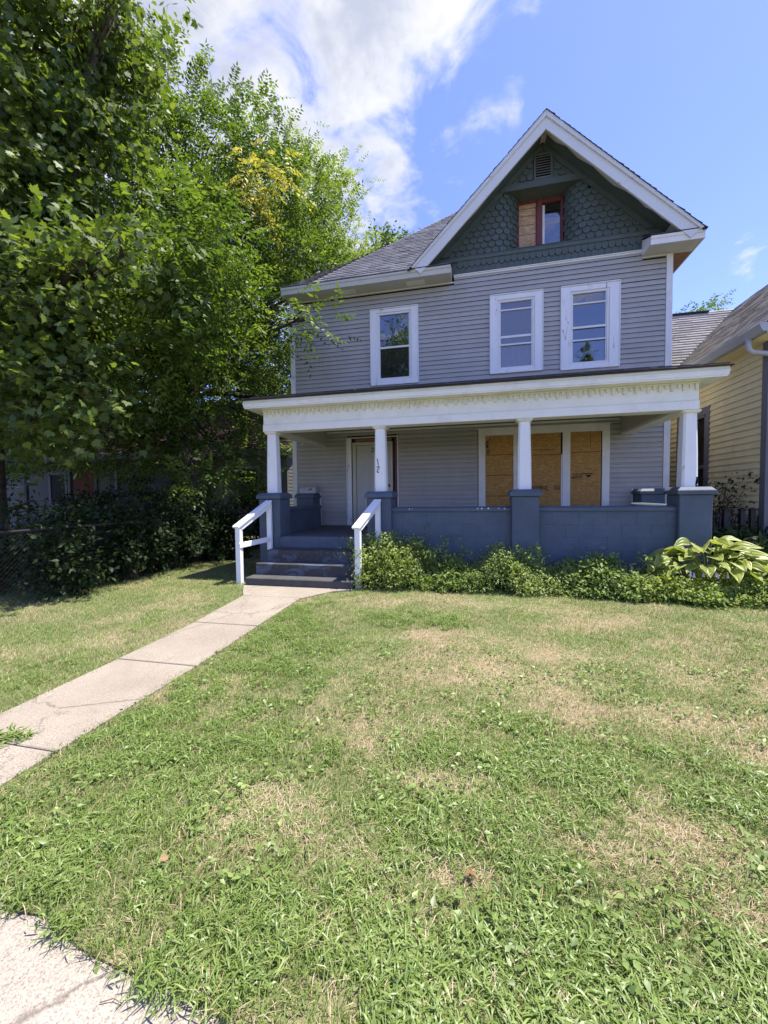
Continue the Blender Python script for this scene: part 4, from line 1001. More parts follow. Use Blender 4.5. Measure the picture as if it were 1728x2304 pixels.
# porch: floor, posts, dark slate bay, boarded door
mb().box(-13.6, -6.0, 3.0, NY - .03, 0, .62).build('porch_floor', 'grey_trim', NH)
mb().box(-13.7, -5.9, 2.7, NY - .03, 2.95, 3.14).build('porch_roof', 'nbr', NH)
for x in (-13.4, -11.15, -8.9, -6.3): mb().box(x, x + .12, 3.05, 3.17, .62, 2.95).build('porch_post', 'nbr', NH, .01)
mb().box(-13.2, -12.0, NY - .07, NY - .03, .65, 2.85).build('door_board', 'rust_board', NH)
for a, b in ((-13.35, -13.2), (-12.0, -11.85)): mb().box(a, b, NY - .085, NY - .03, .62, 2.95).build('door_casing', 'nbr', NH)
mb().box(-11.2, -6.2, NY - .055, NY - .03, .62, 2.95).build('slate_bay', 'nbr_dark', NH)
for x0 in (-14.6, -4.9):
    wq = mb().box(x0, x0 + .12, NY - .08, NY - .03, 1.2, 2.75).box(x0 + .95, x0 + 1.07, NY - .08, NY - .03, 1.2, 2.75).box(x0 + .12, x0 + .95, NY - .081, NY - .03, 2.63, 2.75).box(x0 + .12, x0 + .95, NY - .09, NY - .03, 1.2, 1.3).build('window', 'grey_trim', NH)
    mb().box(x0 + .12, x0 + .95, NY - .05, NY - .045, 1.3, 2.63).build('pane', 'dark', wq); mb().box(x0 + .12, x0 + .95, NY - .042, NY - .035, 1.3, 2.63).build('shade', 'dark', wq)
q = mb().bar((-13.0, 1.9, .95), (-13.0, 3.1, 1.5), .12, .06).build('step_rail', 'nbr', NH)
mb().box(-13.06, -12.94, 1.9, 2.0, 0, .95).build('rail_post', 'nbr', q)
for i in range(3): mb().box(-13.0, -11.6, 2.0 + i * .32, 3.0, 0, .2 + .2 * i - .003 * i).build('step', 'step_c', NH)

# ------------------------------------------------------------------ chain-link fence between the lots
CF = empty('chain_link_fence', (-1.6, -2, 0)); tag(CF, 'rusty chain link fence half hidden by weeds under the trees', 'fence')
FY0, FY1, FH = -5.6, 4.0, 1.08
mb().tube([(-1.6, FY0, FH), (-1.6, FY1, FH)], .02, 8).build('top_rail', 'rust', CF, smooth=True)
for y in np.arange(FY0, FY1 + .1, 2.4): mb().tube([(-1.6, y, -.1), (-1.6, y, FH + .06), (-1.6, y, FH + .10)], [.027, .027, .01], 8).build('post', 'rust', CF, smooth=True)
q = mb(); pitch = .062
n = int((FY1 - FY0 + 1.05) / pitch)
for i in range(n):
    for sgn in (1, -1):
        y0 = FY0 - (1.02 if sgn > 0 else 0) + i * pitch; y1 = y0 + sgn * 1.02 if sgn > 0 else y0 - 1.02
        za, zb = .05, 1.07
        ya, yb = y0, y1
        if max(ya, yb) < FY0 or min(ya, yb) > FY1: continue
        def cl_(y): return za + (y - ya) / (yb - ya) * (zb - za)
        lo, hi = max(min(ya, yb), FY0), min(max(ya, yb), FY1)
        if hi - lo < .02: continue
        q.tube([(-1.6 + .003 * sgn, lo, cl_(lo)), (-1.6 + .003 * sgn, hi, cl_(hi))], .0022, 3, False)
q.build('wire_mesh', 'rust', CF)
# dark picket fence by the yellow house
PK = empty('picket_fence', (9.0, -1.25, 0)); tag(PK, 'short black wooden picket fence with pointed posts beside the yellow house', 'fence')
for x in (8.55, 8.82, 9.065, 9.215, 9.36):
    w_ = .035
    R = lambda o, zz: [(x - o, -1.30 - o, zz), (x + o, -1.30 - o, zz), (x + o, -1.30 + o, zz), (x - o, -1.30 + o, zz)]
    mb().loft([R(w_, -.05), R(w_, 1.17), R(w_ + .008, 1.18), R(w_ + .008, 1.20), R(.006, 1.225)]).build('post', 'black', PK)
for x in np.arange(8.60, 9.33, .047):
    if min(abs(x - p) for p in (8.55, 8.82, 9.065, 9.215, 9.36)) < .045: continue
    mb().loft([[(x + .008 * a, -1.30 + .008 * b, zz) for a, b in ((-1, -1), (1, -1), (1, 1), (-1, 1))] for zz in (.05, 1.05)] + [[(x + .001 * a, -1.30 + .001 * b, 1.11) for a, b in ((-1, -1), (1, -1), (1, 1), (-1, 1))]]).build('picket', 'black', PK)
for zz in (.25, .95): mb().box(8.55, 9.34, -1.275, -1.262, zz, zz + .035).build('rail', 'black', PK)

# ------------------------------------------------------------------ trees
def spray_leaves(cpos, cdir, kind, size, n_leaf, length, spread, droop=.35, up=.5):
    """leaf placements for twigs that start at cpos and point along cdir"""
    n = len(cpos); cdir = norm(cdir)
    if kind == 'compound':
        k = n_leaf; t = np.linspace(.12, 1, k)[None, :, None]
        side = norm(np.cross(cdir, np.array([0, 0, 1.]) + .3 * rng.normal(size=(n, 3))))
        upv = norm(np.cross(side, cdir)); upv *= np.sign(upv[:, 2:3] + 1e-6)
        L = (length * (.7 + .6 * rng.random((n, 1, 1))))
        pos = cpos[:, None] + cdir[:, None] * L * t - np.array([0, 0, 1.]) * (droop * L * t ** 2)
        sg = np.where(np.arange(k) % 2 == 0, 1., -1.)[None, :, None]; last = (np.arange(k) == k - 1)[None, :, None]
        Y = np.where(last, cdir[:, None], side[:, None] * sg + .45 * cdir[:, None]) - np.array([0, 0, .35]) + .18 * rng.normal(size=(n, k, 3))
        Z = upv[:, None] + .28 * rng.normal(size=(n, k, 3)) + np.array([.15, -.05, 0])
        sz = size * (.75 + .5 * rng.random((n, k))) * (1 - .25 * t[..., 0])
        return pos.reshape(-1, 3), Y.reshape(-1, 3), Z.reshape(-1, 3), sz.ravel()
    k = n_leaf; L = length * (.5 + rng.random((n, 1, 1)))
    t = rng.random((n, k, 1)); pos = cpos[:, None] + cdir[:, None] * L * t + spread * rng.normal(size=(n, k, 3)) - np.array([0, 0, 1.]) * droop * L * t ** 2
    Y = cdir[:, None] * .7 + .7 * rng.normal(size=(n, k, 3)) + np.array([0, 0, -.35])
    Z = np.array([0, 0, up]) + .45 * rng.normal(size=(n, k, 3)) + .4 * cdir[:, None] + np.array([0.15, -.05, 0])
    sz = size * (.65 + .6 * rng.random((n, k)))
    return pos.reshape(-1, 3), Y.reshape(-1, 3), Z.reshape(-1, 3), sz.ravel()
def lobe_points(lobes, clump=.42, per=26, hollow=2.4):
    C = []; D = []
    for (c, r, n) in lobes:
        c, r = np.array(c, float), np.array(r, float); m_ = max(4, n // per)
        u = rdir(m_); f = rng.random((m_, 1)) ** (1 / hollow); bumps = 1 + .18 * np.sin(u[:, 0:1] * 5 + c[0]) * np.cos(u[:, 2:3] * 6 + c[1])
        cc_ = c + u * r * f * bumps
        idx = rng.integers(0, m_, n); p = cc_[idx] + rng.normal(size=(n, 3)) * clump * np.array([1, 1, .62])
        d = norm((p - c) / r) * .75 + np.array([0, 0, .28]) + .5 * rng.normal(size=(n, 3))
        C.append(p); D.append(d)
    return np.concatenate(C), np.concatenate(D)
def skeleton(base, r0, fork, lobes, per=9, seed=1):
    r = random.Random(seed); q = mb(); base = Vector(base); fork = Vector(fork)
    mid = base.lerp(fork, .5) + Vector((r.uniform(-.12, .12), r.uniform(-.12, .12), 0))
    q.tube([base - Vector((0, 0, .2)), base + Vector((0, 0, .05)), base.lerp(mid, .25), mid, fork], [r0 * 1.5, r0 * 1.25, r0, r0 * .86, r0 * .74], 12)
    for c, rad, n in lobes:
        c = Vector(c); k = r0 * .40; m1 = fork.lerp(c, .4) + Vector((r.uniform(-.4, .4), r.uniform(-.4, .4), .35 * (c - fork).length * .4))
        q.tube([fork - Vector((0, 0, .15)), fork.lerp(m1, .5) + Vector((0, 0, .1)), m1, c], [k, k * .8, k * .6, k * .28], 8)
        for i in range(per):
            u = Vector((r.gauss(0, 1), r.gauss(0, 1), r.gauss(.2, 1))).normalized(); e = c + Vector((u.x * rad[0], u.y * rad[1], u.z * rad[2])) * r.uniform(.55, .95)
            s0 = m1.lerp(c, r.uniform(.0, 1)); mm = s0.lerp(e, .5) + Vector((r.uniform(-.2, .2), r.uniform(-.2, .2), r.uniform(-.05, .3)))
            q.tube([s0, mm, e], [k * .34, k * .2, .008], 5)
    return q
def tree(name, label, group, base, r0, fork, lobes, kind, tmpl, size, n_leaf, length, spread, mat, seed, extra=(), clump=.42, per=26, droop=.35, hollow=2.4, skel=None, branches=9, fronds=()):
    T = empty(name, base); tag(T, label, 'tree', group)
    skeleton(base, r0, fork, skel or lobes, branches, seed).build('trunk', 'bark', T, smooth=True)
    p, d = lobe_points(lobes, clump, per, hollow)
    pos, Y, Z, sz = spray_leaves(p, d, kind, size, n_leaf, length, spread, droop)
    kz = len(pos) // len(p)
    v = np.clip(np.repeat(rng.random(len(p)) * .6, kz) + rng.random(len(pos)) * .4, 0, 1) * .93
    V, F, va = scatter(*tmpl, pos, Y, Z, sz, v)
    cr = link('crown', npmesh('crown', V, F, {'v': va}), mat, T); cr['kind'] = 'stuff'
    if fronds:   # long leading shoots with ranked leaflets
        p = np.array([tuple(at(*f) - Vector((0, 0, .75))) for f in fronds]); p = np.repeat(p, 3, 0) + .16 * rng.normal(size=(len(p) * 3, 3))
        d = np.array([0, -.05, 1.]) + np.array([.55, 0, 0]) * rng.random((len(p), 1)) + .28 * rng.normal(size=(len(p), 3))
        pos, Y, Z, sz = spray_leaves(p, d, 'compound', .17, 19, 1.0, 0, .28)
        V, F, va = scatter(*tmpl, pos, Y, Z, sz, .3 + .7 * rng.random(len(pos)))
        o = link('fronds', npmesh('fronds', V, F, {'v': va}), mat, T); o['kind'] = 'stuff'; o['label'] = 'long shoots with ranked leaflets at the crown top'
        q = mb()
        for a_, b_ in zip(p, norm(d)): q.tube([tuple(a_), tuple(a_ + b_ * .5 - np.array([0, 0, .07])), tuple(a_ + b_ * 1.0 - np.array([0, 0, .28]))], [.008, .006, .003], 4, False)
        q.build('shoots', 'twig', T)['kind'] = 'stuff'
    for (nm, lb, mt, l2, n2) in extra:
        p, d = lobe_points(l2, .3, 14, 1.6); pos, Y, Z, sz = spray_leaves(p, d, kind, size, n2, length, spread, droop + .5)
        V, F, va = scatter(*tmpl, pos, Y, Z, sz, rng.random(len(pos)))
        o = link(nm, npmesh(nm, V, F, {'v': va}), mt, T); o['label'] = lb; o['kind'] = 'stuff'
    return T
TG = 'trees along the left side of the lot'
def at(px, py, dep): return CAM + dep * (FW + RT * ((px - 864) / 904.6) + UP * ((1152 - py) / 904.6))
def lob(L, k):
    """lobes given as picture direction, distance in metres and angular size"""
    o = []
    for px, py, dep, rx, ry in L:
        c = at(px, py, dep); a, b = rx * dep / 904.6, ry * dep / 904.6; o.append(((c.x, c.y, c.z), (a, a * .85, b), int(rx * ry * k)))
    return o
# near maple: trunk just inside the frame edge, boughs hanging towards the walk
mlobes = lob([(60, 80, 8.2, 150, 150), (170, 50, 7.6, 120, 90), (110, 270, 7.6, 150, 130), (40, 470, 7.4, 120, 130), (170, 480, 7.8, 105, 100), (80, 650, 7.2, 120, 100), (50, 830, 6.8, 110, 90), (185, 650, 7.8, 80, 70), (150, 800, 7.2, 80, 60), (265, 20, 7.2, 55, 24),
             (-150, 250, 8.5, 200, 280), (-140, 700, 8, 150, 220), (90, 950, 7.0, 90, 40), (240, 180, 8.2, 70, 90), (190, 590, 6.2, 75, 34), (275, 575, 6.0, 48, 26), (170, 860, 6.3, 70, 34), (120, 720, 6.3, 80, 30)], .031)
mt = tree('maple_tree', 'broad maple with large lobed leaves whose boughs overhang the left lawn', TG, (-6.0, -2.7, 0), .24, (-5.7, -2.9, 3.2), mlobes, 'simple', MAPLE, .118, 7, .42, .08, 'leaf_maple', 3, clump=.32, per=20, droop=.5, branches=6)
# single big leaves on the lowest boughs
lf = []
for i in range(6):
    me = npmesh('leaf', MAPLE[0] * np.array([1, 1, 1 + .8 * i * .3]), MAPLE[1], {'v': np.full(len(MAPLE[0]), .25 + .13 * i)}); me.materials.append(M['leaf_maple']); lf.append(me)
twl = mb()
for (c, n, r) in [(tuple(at(px, py, dp)), n, r) for px, py, dp, n, r in ((150, 885, 6.3, 80, (.6, .4, .28)), (60, 930, 6.2, 50, (.5, .35, .25)), (110, 600, 6.4, 60, (.7, .4, .25)), (60, 700, 6.3, 50, (.6, .4, .3)), (190, 590, 6.6, 40, (.35, .3, .22)))]:
    c = Vector(c); root = c + Vector((-1.1, .55, .35))
    twl.tube([root, root.lerp(c, .5) + Vector((0, 0, .12)), c + Vector((r[0] * .8, -.1, -.12))], [.022, .014, .005], 6)
    for i in range(n):
        o = Vector((random.gauss(0, .5) * r[0], random.gauss(0, .5) * r[1], random.gauss(0, .5) * r[2])); p = c + o
        a = root.lerp(c + Vector((r[0] * .8, -.1, -.12)), min(1, max(.25, .6 + o.x)))
        twl.tube([a, a.lerp(p, .6) + Vector((0, 0, .04)), p], .0022, 3, False)
        y = Vector((o.x + random.gauss(0, .25), o.y + random.gauss(0, .25) - .1, -.18 + random.gauss(0, .12))).normalized(); zz_ = Vector((random.gauss(.15, .35), random.gauss(-.45, .35), 1)).normalized()
        x_ = y.cross(zz_).normalized(); zz_ = x_.cross(y)
        R = Matrix((x_, y, zz_)).transposed().to_euler()
        s_ = random.uniform(.12, .20); link('leaf', lf[i % 6], None, mt, p, R, (s_, s_, s_))
twl.build('twig', 'twig', mt)
# big compound-leaved tree behind the fence
alobes = lob([(370, 190, 11.5, 100, 118), (290, 330, 11, 130, 140), (465, 310, 11.5, 100, 105), (560, 385, 11.5, 95, 105), (640, 450, 12, 90, 95), (410, 470, 10.6, 130, 120), (555, 530, 11, 120, 110), (690, 530, 12.2, 80, 95), (735, 620, 12.8, 70, 65), (320, 600, 10.2, 120, 110),
             (470, 650, 10.5, 130, 100), (615, 680, 11.5, 95, 85), (590, 800, 11.2, 70, 85), (290, 745, 10, 110, 75), (430, 770, 9.6, 95, 55), (415, 860, 9.2, 85, 42), (330, 905, 9.6, 95, 55), (555, 890, 13, 75, 75), (440, 1075, 9.2, 70, 38), (470, 960, 11, 60, 45),
             (250, 1005, 11, 70, 50), (640, 975, 14, 34, 75), (655, 725, 9.0, 40, 26), (690, 715, 8.85, 32, 20), (200, 985, 10, 95, 45), (310, 1015, 10.5, 80, 40), (390, 990, 11, 80, 50), (510, 1030, 12, 65, 60), (560, 1090, 13, 45, 55), (110, 1010, 11, 90, 35), (520, 800, 10, 60, 60), (620, 900, 12.5, 50, 90), (20, 1010, 11.5, 60, 45), (480, 1130, 12.5, 60, 40)], .040) + [((-5.6, 4.6, 8.4), (2.6, 2.2, 2.4), 700), ((-8.8, 3.2, 7.6), (2.8, 2.4, 2.2), 700), ((-3.6, 5.0, 6.6), (1.6, 1.8, 1.2), 350), ((-.9, -2.5, 4.9), (.8, .6, .6), 260), ((-1.3, -3.2, 4.2), (.7, .5, .5), 200), ((-.6, -3.3, 5.4), (.8, .6, .6), 260), ((-.5, -2.5, 6.3), (.8, .7, .6), 260), ((-1.0, -1.4, 6.0), (.7, .8, .7), 220)]  # high lobes over the neighbouring house, mostly unseen, added to shade it
tree('ash_tree', 'tall tree of narrow paired leaflets with a yellowing clump, beside the porch', TG, (-5.0, 1.6, 0), .20, (-4.8, 1.3, 4.2), alobes, 'compound', LEAFLET, .150, 9, .42, .05, 'leaf_ash', 5,
     fronds=[(352, 58, 12), (338, 95, 12), (400, 120, 11.5), (448, 165, 11.5), (470, 150, 11.6), (520, 165, 11.6), (545, 190, 11.6), (575, 235, 11.6), (600, 225, 11.7), (240, 95, 11), (262, 130, 11), (300, 75, 11.6), (630, 285, 11.8), (655, 320, 12), (690, 345, 12), (720, 370, 12.2), (755, 400, 12.4), (775, 450, 12.6), (480, 215, 11.4), (410, 150, 11.5)],
     extra=[('yellowing_clump', 'clump of yellow leaves', 'leaf_yellow', lob([(590, 400, 10.4, 44, 55), (560, 470, 10.2, 30, 30)], .035), 9)], clump=.30, per=26, branches=6)
# brighter tree further back by the roof corner
tree('walnut_tree', 'pale green tree rising behind the left roof corner of the grey house', TG, (-2.6, 12.0, 0), .26, (-2.5, 12, 5.0), lob([(640, 400, 20.5, 90, 90), (730, 450, 20.5, 60, 70), (760, 540, 21, 62, 80), (700, 600, 20, 90, 90), (640, 560, 20, 110, 120), (800, 590, 22, 40, 45)], .07), 'compound', LEAFLET, .19, 9, .6, .06, 'leaf_lime', 8, clump=.55, per=24, branches=6)
# dense backdrop trees left and behind the neighbour
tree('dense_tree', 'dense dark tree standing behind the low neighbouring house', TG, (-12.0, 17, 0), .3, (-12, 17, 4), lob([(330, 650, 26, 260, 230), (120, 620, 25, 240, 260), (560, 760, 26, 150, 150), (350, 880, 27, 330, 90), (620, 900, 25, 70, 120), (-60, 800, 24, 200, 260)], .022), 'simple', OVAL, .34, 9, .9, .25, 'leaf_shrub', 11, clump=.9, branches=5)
tree('dense_tree', 'dense leafy tree left of the maple, over the neighbouring porch', TG, (-10.5, -.2, 0), .24, (-10.3, 0, 4), lob([(120, 500, 14, 160, 170), (220, 720, 14, 150, 110), (60, 780, 13, 140, 130), (-60, 500, 13, 160, 260), (180, 880, 14.5, 140, 50)], .026) + [((-10.5, 5.6, 8.2), (2.6, 2.2, 1.8), 420), ((-14.2, 5.0, 8.0), (2.6, 2.2, 1.8), 420), ((-18, 4.5, 7.5), (2.6, 2.2, 2.4), 420), ((-15, 1.5, 3.2), (2.2, 1.2, 2.4), 420)], 'simple', OVAL, .18, 9, .6, .14, 'leaf_shrub', 12, clump=.5, branches=5)  # high lobes over the neighbouring roof added to shade its front wall
tree('distant_tree', 'distant tree top showing above the grey house eave', None, (2.4, 34, 0), .3, (2.4, 34, 8), lob([(850, 560, 40, 40, 26), (880, 620, 40, 70, 60)], .11), 'simple', OVAL, .40, 9, .8, .25, 'leaf_ash', 13, clump=.6, branches=4)
tree('distant_tree', 'distant tree top peeping over the yellow house ridge', None, (19.5, 22, 0), .25, (19.5, 22, 6), lob([(1535, 712, 34, 36, 20), (1590, 705, 34, 40, 24), (1560, 760, 34, 90, 40)], .10), 'compound', LEAFLET, .30, 7, .7, .1, 'leaf_ash', 14, clump=.4, branches=5)
# street trees across the road (seen mirrored in the upstairs windows)
tree('street_tree', 'tall street tree across the road mirrored in the upstairs panes', None, (-3.6, -26.5, 0), .34, (-3.6, -26.5, 6), [((-3.4, -26.5, 12.5), (4.0, 3.5, 4.5), 1300), ((-5.4, -26.5, 9), (3.5, 3, 3), 700)], 'simple', OVAL, .30, 8, .8, .22, 'leaf_ash', 15, clump=.8, branches=5)
tree('street_tree', 'narrow street tree across the road with a pointed top', None, (13.4, -27.5, 0), .12, (13.4, -27.5, 6), [((13.4, -27.5, 13.2), (.22, .22, .7), 40), ((13.4, -27.5, 11.6), (.42, .42, 1.0), 110), ((13.4, -27.5, 9.2), (.7, .7, 1.6), 200)], 'simple', OVAL, .22, 8, .35, .10, 'leaf_ash', 16, clump=.14, branches=3)

# ------------------------------------------------------------------ shrubs and low plants
def shrub(name, label, lobes, mat, tmpl=OVAL, size=.07, n_leaf=7, length=.25, spread=.05, group=None, cat='shrub', stems=7, base=None, kind='simple', droop=.3):
    b = base or (lobes[0][0][0], lobes[0][0][1], float(gz(0, lobes[0][0][1]))); T = empty(name, b); tag(T, label, cat, group)
    q = mb(); r = random.Random(len(label))
    for c, rad, n in lobes:
        for i in range(stems):
            e = Vector(c) + Vector((r.uniform(-1, 1) * rad[0], r.uniform(-1, 1) * rad[1], r.uniform(-.2, .9) * rad[2])) * .8; s0 = Vector((b[0] + r.uniform(-.1, .1), b[1] + r.uniform(-.06, .06), b[2]))
            q.tube([s0, s0.lerp(e, .5) + Vector((r.uniform(-.05, .05), 0, .08)), e], [.009, .006, .003], 5)
    q.build('stems', 'twig', T)
    p, d = lobe_points(lobes, .12, 14, 2.); pos, Y, Z, sz = spray_leaves(p, d, kind, size, n_leaf, length, spread, droop)
    pos[:, 2] = np.maximum(pos[:, 2], .05)
    V, F, va = scatter(*tmpl, pos, Y, Z, sz, rng.random(len(pos)))
    o = link('foliage', npmesh('foliage', V, F, {'v': va}), mat, T); o['kind'] = 'stuff'; return T
SG = 'weedy shrubs grown through the chain link fence'
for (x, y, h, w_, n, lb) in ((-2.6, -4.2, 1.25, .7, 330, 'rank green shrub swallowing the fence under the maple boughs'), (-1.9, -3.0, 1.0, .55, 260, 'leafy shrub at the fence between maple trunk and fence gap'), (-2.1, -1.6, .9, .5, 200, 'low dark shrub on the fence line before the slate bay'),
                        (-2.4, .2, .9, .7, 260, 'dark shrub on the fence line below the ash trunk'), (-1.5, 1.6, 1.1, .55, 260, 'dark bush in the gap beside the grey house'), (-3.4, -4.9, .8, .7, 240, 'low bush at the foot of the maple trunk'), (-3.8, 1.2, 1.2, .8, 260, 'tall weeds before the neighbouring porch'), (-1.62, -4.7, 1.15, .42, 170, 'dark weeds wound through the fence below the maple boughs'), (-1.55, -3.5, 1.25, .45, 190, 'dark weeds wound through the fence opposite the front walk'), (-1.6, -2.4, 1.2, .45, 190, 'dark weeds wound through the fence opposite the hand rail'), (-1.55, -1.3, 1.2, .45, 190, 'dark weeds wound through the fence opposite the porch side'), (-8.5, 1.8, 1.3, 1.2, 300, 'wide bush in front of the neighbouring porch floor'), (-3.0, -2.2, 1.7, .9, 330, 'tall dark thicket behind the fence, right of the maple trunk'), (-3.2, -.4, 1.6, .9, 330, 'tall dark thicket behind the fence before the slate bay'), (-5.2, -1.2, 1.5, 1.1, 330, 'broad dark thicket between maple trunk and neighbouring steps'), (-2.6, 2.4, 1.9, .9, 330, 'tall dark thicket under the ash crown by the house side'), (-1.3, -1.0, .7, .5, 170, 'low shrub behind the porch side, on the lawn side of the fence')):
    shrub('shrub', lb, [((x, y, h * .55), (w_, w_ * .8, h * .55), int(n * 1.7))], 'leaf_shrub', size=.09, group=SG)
shrub('shrub', 'spindly leafy bush climbing the yellow clapboards', [((8.95, -.6, 1.35), (.30, .25, .40), 60), ((8.8, -.8, .85), (.35, .3, .45), 110), ((9.15, -.95, 1.6), (.22, .1, .12), 22)], 'leaf_shrub', size=.07, stems=9)
shrub('shrub', 'broad-leaved dark bush around the black picket fence', [((9.1, -1.75, .55), (.5, .3, .40), 170), ((8.6, -2.2, .45), (.4, .3, .35), 120), ((8.35, -1.6, .5), (.35, .4, .4), 110)], 'leaf_shrub', size=.13, stems=6)
shrub('shrub', 'light weedy bush tangled behind the right hand rail post', [((3.05, -3.08, .36), (.30, .26, .36), 330), ((2.84, -3.22, .55), (.15, .13, .26), 110), ((3.45, -3.02, .38), (.28, .24, .36), 260)], 'leaf_cover', size=.05, length=.16, spread=.03, stems=10)
# vine winding up the right post
VN = empty('climbing_vine', (2.76, -3.56, .05)); tag(VN, 'thin vine with pale leaves winding up the right rail post', 'vine')
pts = [(2.755 + .06 * math.cos(t * 2.2), -3.50 + .06 * math.sin(t * 2.2), .05 + t * .105) for t in np.linspace(0, 7, 36)]
mb().tube(pts, .004, 5).build('stem', 'twig', VN)
P_v = np.array(pts)[8:]; P_v = np.repeat(P_v, 3, 0) + rng.normal(size=(len(P_v) * 3, 3)) * np.array([.05, .05, .04]); 
V, F, va = scatter(*OVAL, P_v, rdir(len(P_v)) + np.array([0, -.3, -.3]), rdir(len(P_v)) * .5 + np.array([0, -.5, 1]), .045 + .03 * rng.random(len(P_v)), .5 + .5 * rng.random(len(P_v)))
o = link('foliage', npmesh('foliage', V, F, {'v': va}), 'leaf_cover', VN); o['kind'] = 'stuff'
# ground cover in the bed
HX = [2.7, 3.2, 3.7, 4.1, 4.6, 5.0, 5.3, 5.7, 6.2, 6.7, 7.2, 7.8, 8.4, 9.0]; HH = [.38, .60, .44, .42, .36, .54, .42, .36, .38, .27, .22, .24, .30, .34]
N = 19000
x = 2.72 + 6.4 * rng.random(N); fr = np.interp(x, [2.8, 3.4, 4., 6., 7., 8., 9.], [-3.66, -3.58, -3.50, -3.54, -3.66, -3.70, -3.70]) + .22 * (vnoise(x, x * 0, 12, .28) - .4); y = fr + (-2.70 - fr) * rng.random(N); ok = ~((x > 7.5) & (x < 7.94) & (y > -2.73)) 
y = np.where(x > 7.98, fr + 1.4 * rng.random(N), y)
hh_ = np.interp(x, HX, HH) * (.12 + .65 * vnoise(x, y, 4, .15) + .95 * vnoise(x, y * .4, 5, .33)) * np.clip((y - fr) / .16, .22, 1) ** .6
z = gz(x, y) + hh_ * rng.random(N) ** .45
pos = np.stack([x, y, z], 1)[ok]; n = len(pos)
dirn = norm(np.stack([rng.normal(0, .6, n), -.5 + rng.normal(0, .6, n), .25 + rng.normal(0, .4, n)], 1))
p2, Y_, Z_, sz = spray_leaves(pos, dirn, 'simple', .046, 3, .10, .02, .3)
sz = sz * np.repeat(.65 + .9 * vnoise(pos[:, 0], pos[:, 1], 6, .35), 3)
V, F, va = scatter(*OVAL, p2, Y_, Z_ + np.array([.1, -.05, .6]), sz, np.clip(np.repeat(vnoise(pos[:, 0], pos[:, 1], 9, .5), 3) * .6 + .4 * rng.random(len(p2)), 0, 1))
gco = link('ground_cover', npmesh('ground_cover', V, F, {'v': va}), 'leaf_cover'); tag(gco, 'dense pale green creeping ground cover along the porch wall', 'ground cover', kind='stuff')
WG = 'tall weeds standing out of the ground cover'
for (x, y, h, n, lb) in ((5.25, -3.02, .72, 60, 'spindly weed with pointed leaves before the middle pier'), (4.05, -3.0, .66, 50, 'wispy weed against the porch wall near the hand rail'), (6.35, -3.0, .58, 46, 'bushy weed against the porch wall right of the middle pier'), (3.55, -3.05, .80, 60, 'feathery weed rising beside the tangled bush'), (7.05, -3.05, .50, 40, 'short weed clump left of the hosta')):
    shrub('weed', lb, [((x, y, h * .72), (.13, .10, h * .3), n), ((x + .05, y, h * .4), (.2, .14, h * .3), n)], 'leaf_cover', tmpl=SLIM, size=.085, n_leaf=6, length=.14, spread=.02, group=WG, cat='weed', stems=6)
# wiry stalks standing out of it
q = mb()
for i in range(70):
    x = 2.9 + 5.4 * random.random(); y = -3.0 - .3 * random.random(); h = float(np.interp(x, HX, HH)) + .05 + .16 * random.random(); dx, dy = random.gauss(0, .08), random.gauss(-.03, .05)
    q.tube([(x, y, .1), (x + dx * .5, y + dy * .5, h * .7), (x + dx * 1.6, y + dy * 1.6, h)], [.003, .0025, .0015], 4, False)
o = q.build('weed_stalks', 'leaf_cover'); tag(o, 'thin wiry weed stalks sticking out of the ground cover', 'weeds', kind='stuff'); o.data.attributes.new('v', 'FLOAT', 'POINT').data.foreach_set('value', [.7] * len(o.data.vertices))
# hosta with broad pale leaves
HO = empty('hosta', (7.75, -3.05, .05)); tag(HO, 'hosta with broad pale green ribbed leaves in front of the end pier', 'plant')
def hosta_mesh(seed, fold, curl):
    nu, nv = 13, 17; V = []; va = []
    for i in range(nu):
        t = i / (nu - 1); wd = .38 * (math.sin(math.pi * min(1, t * .98 + .02) ** .72) ** .85) * (1 - .25 * t); 
        for j in range(nv):
            s_ = j / (nv - 1) * 2 - 1
            rib = .018 * math.cos(s_ * 15) * (1 - t * .5); z_ = fold * abs(s_) * wd * 1.3 - curl * t * t + rib + .02 * math.sin(t * 9 + s_ * 3 + seed)
            V.append((s_ * wd, t, z_)); va.append(min(1, max(0, .22 + .13 * (math.cos(s_ * 15) > .2) + (.25 if abs(s_) > .86 else 0) + .15 * t + .12 * math.sin(seed))))
    F = [(i * nv + j, i * nv + j + 1, (i + 1) * nv + j + 1, (i + 1) * nv + j) for i in range(nu - 1) for j in range(nv - 1)]
    me = npmesh('leaf', np.array(V), np.array(F), {'v': va}, True); me.materials.append(M['hosta']); return me
hms = [hosta_mesh(i, .25 + .25 * (i % 3), .18 + .15 * (i % 2)) for i in range(5)]
q = mb(); C0 = Vector((7.75, -3.0, .08))
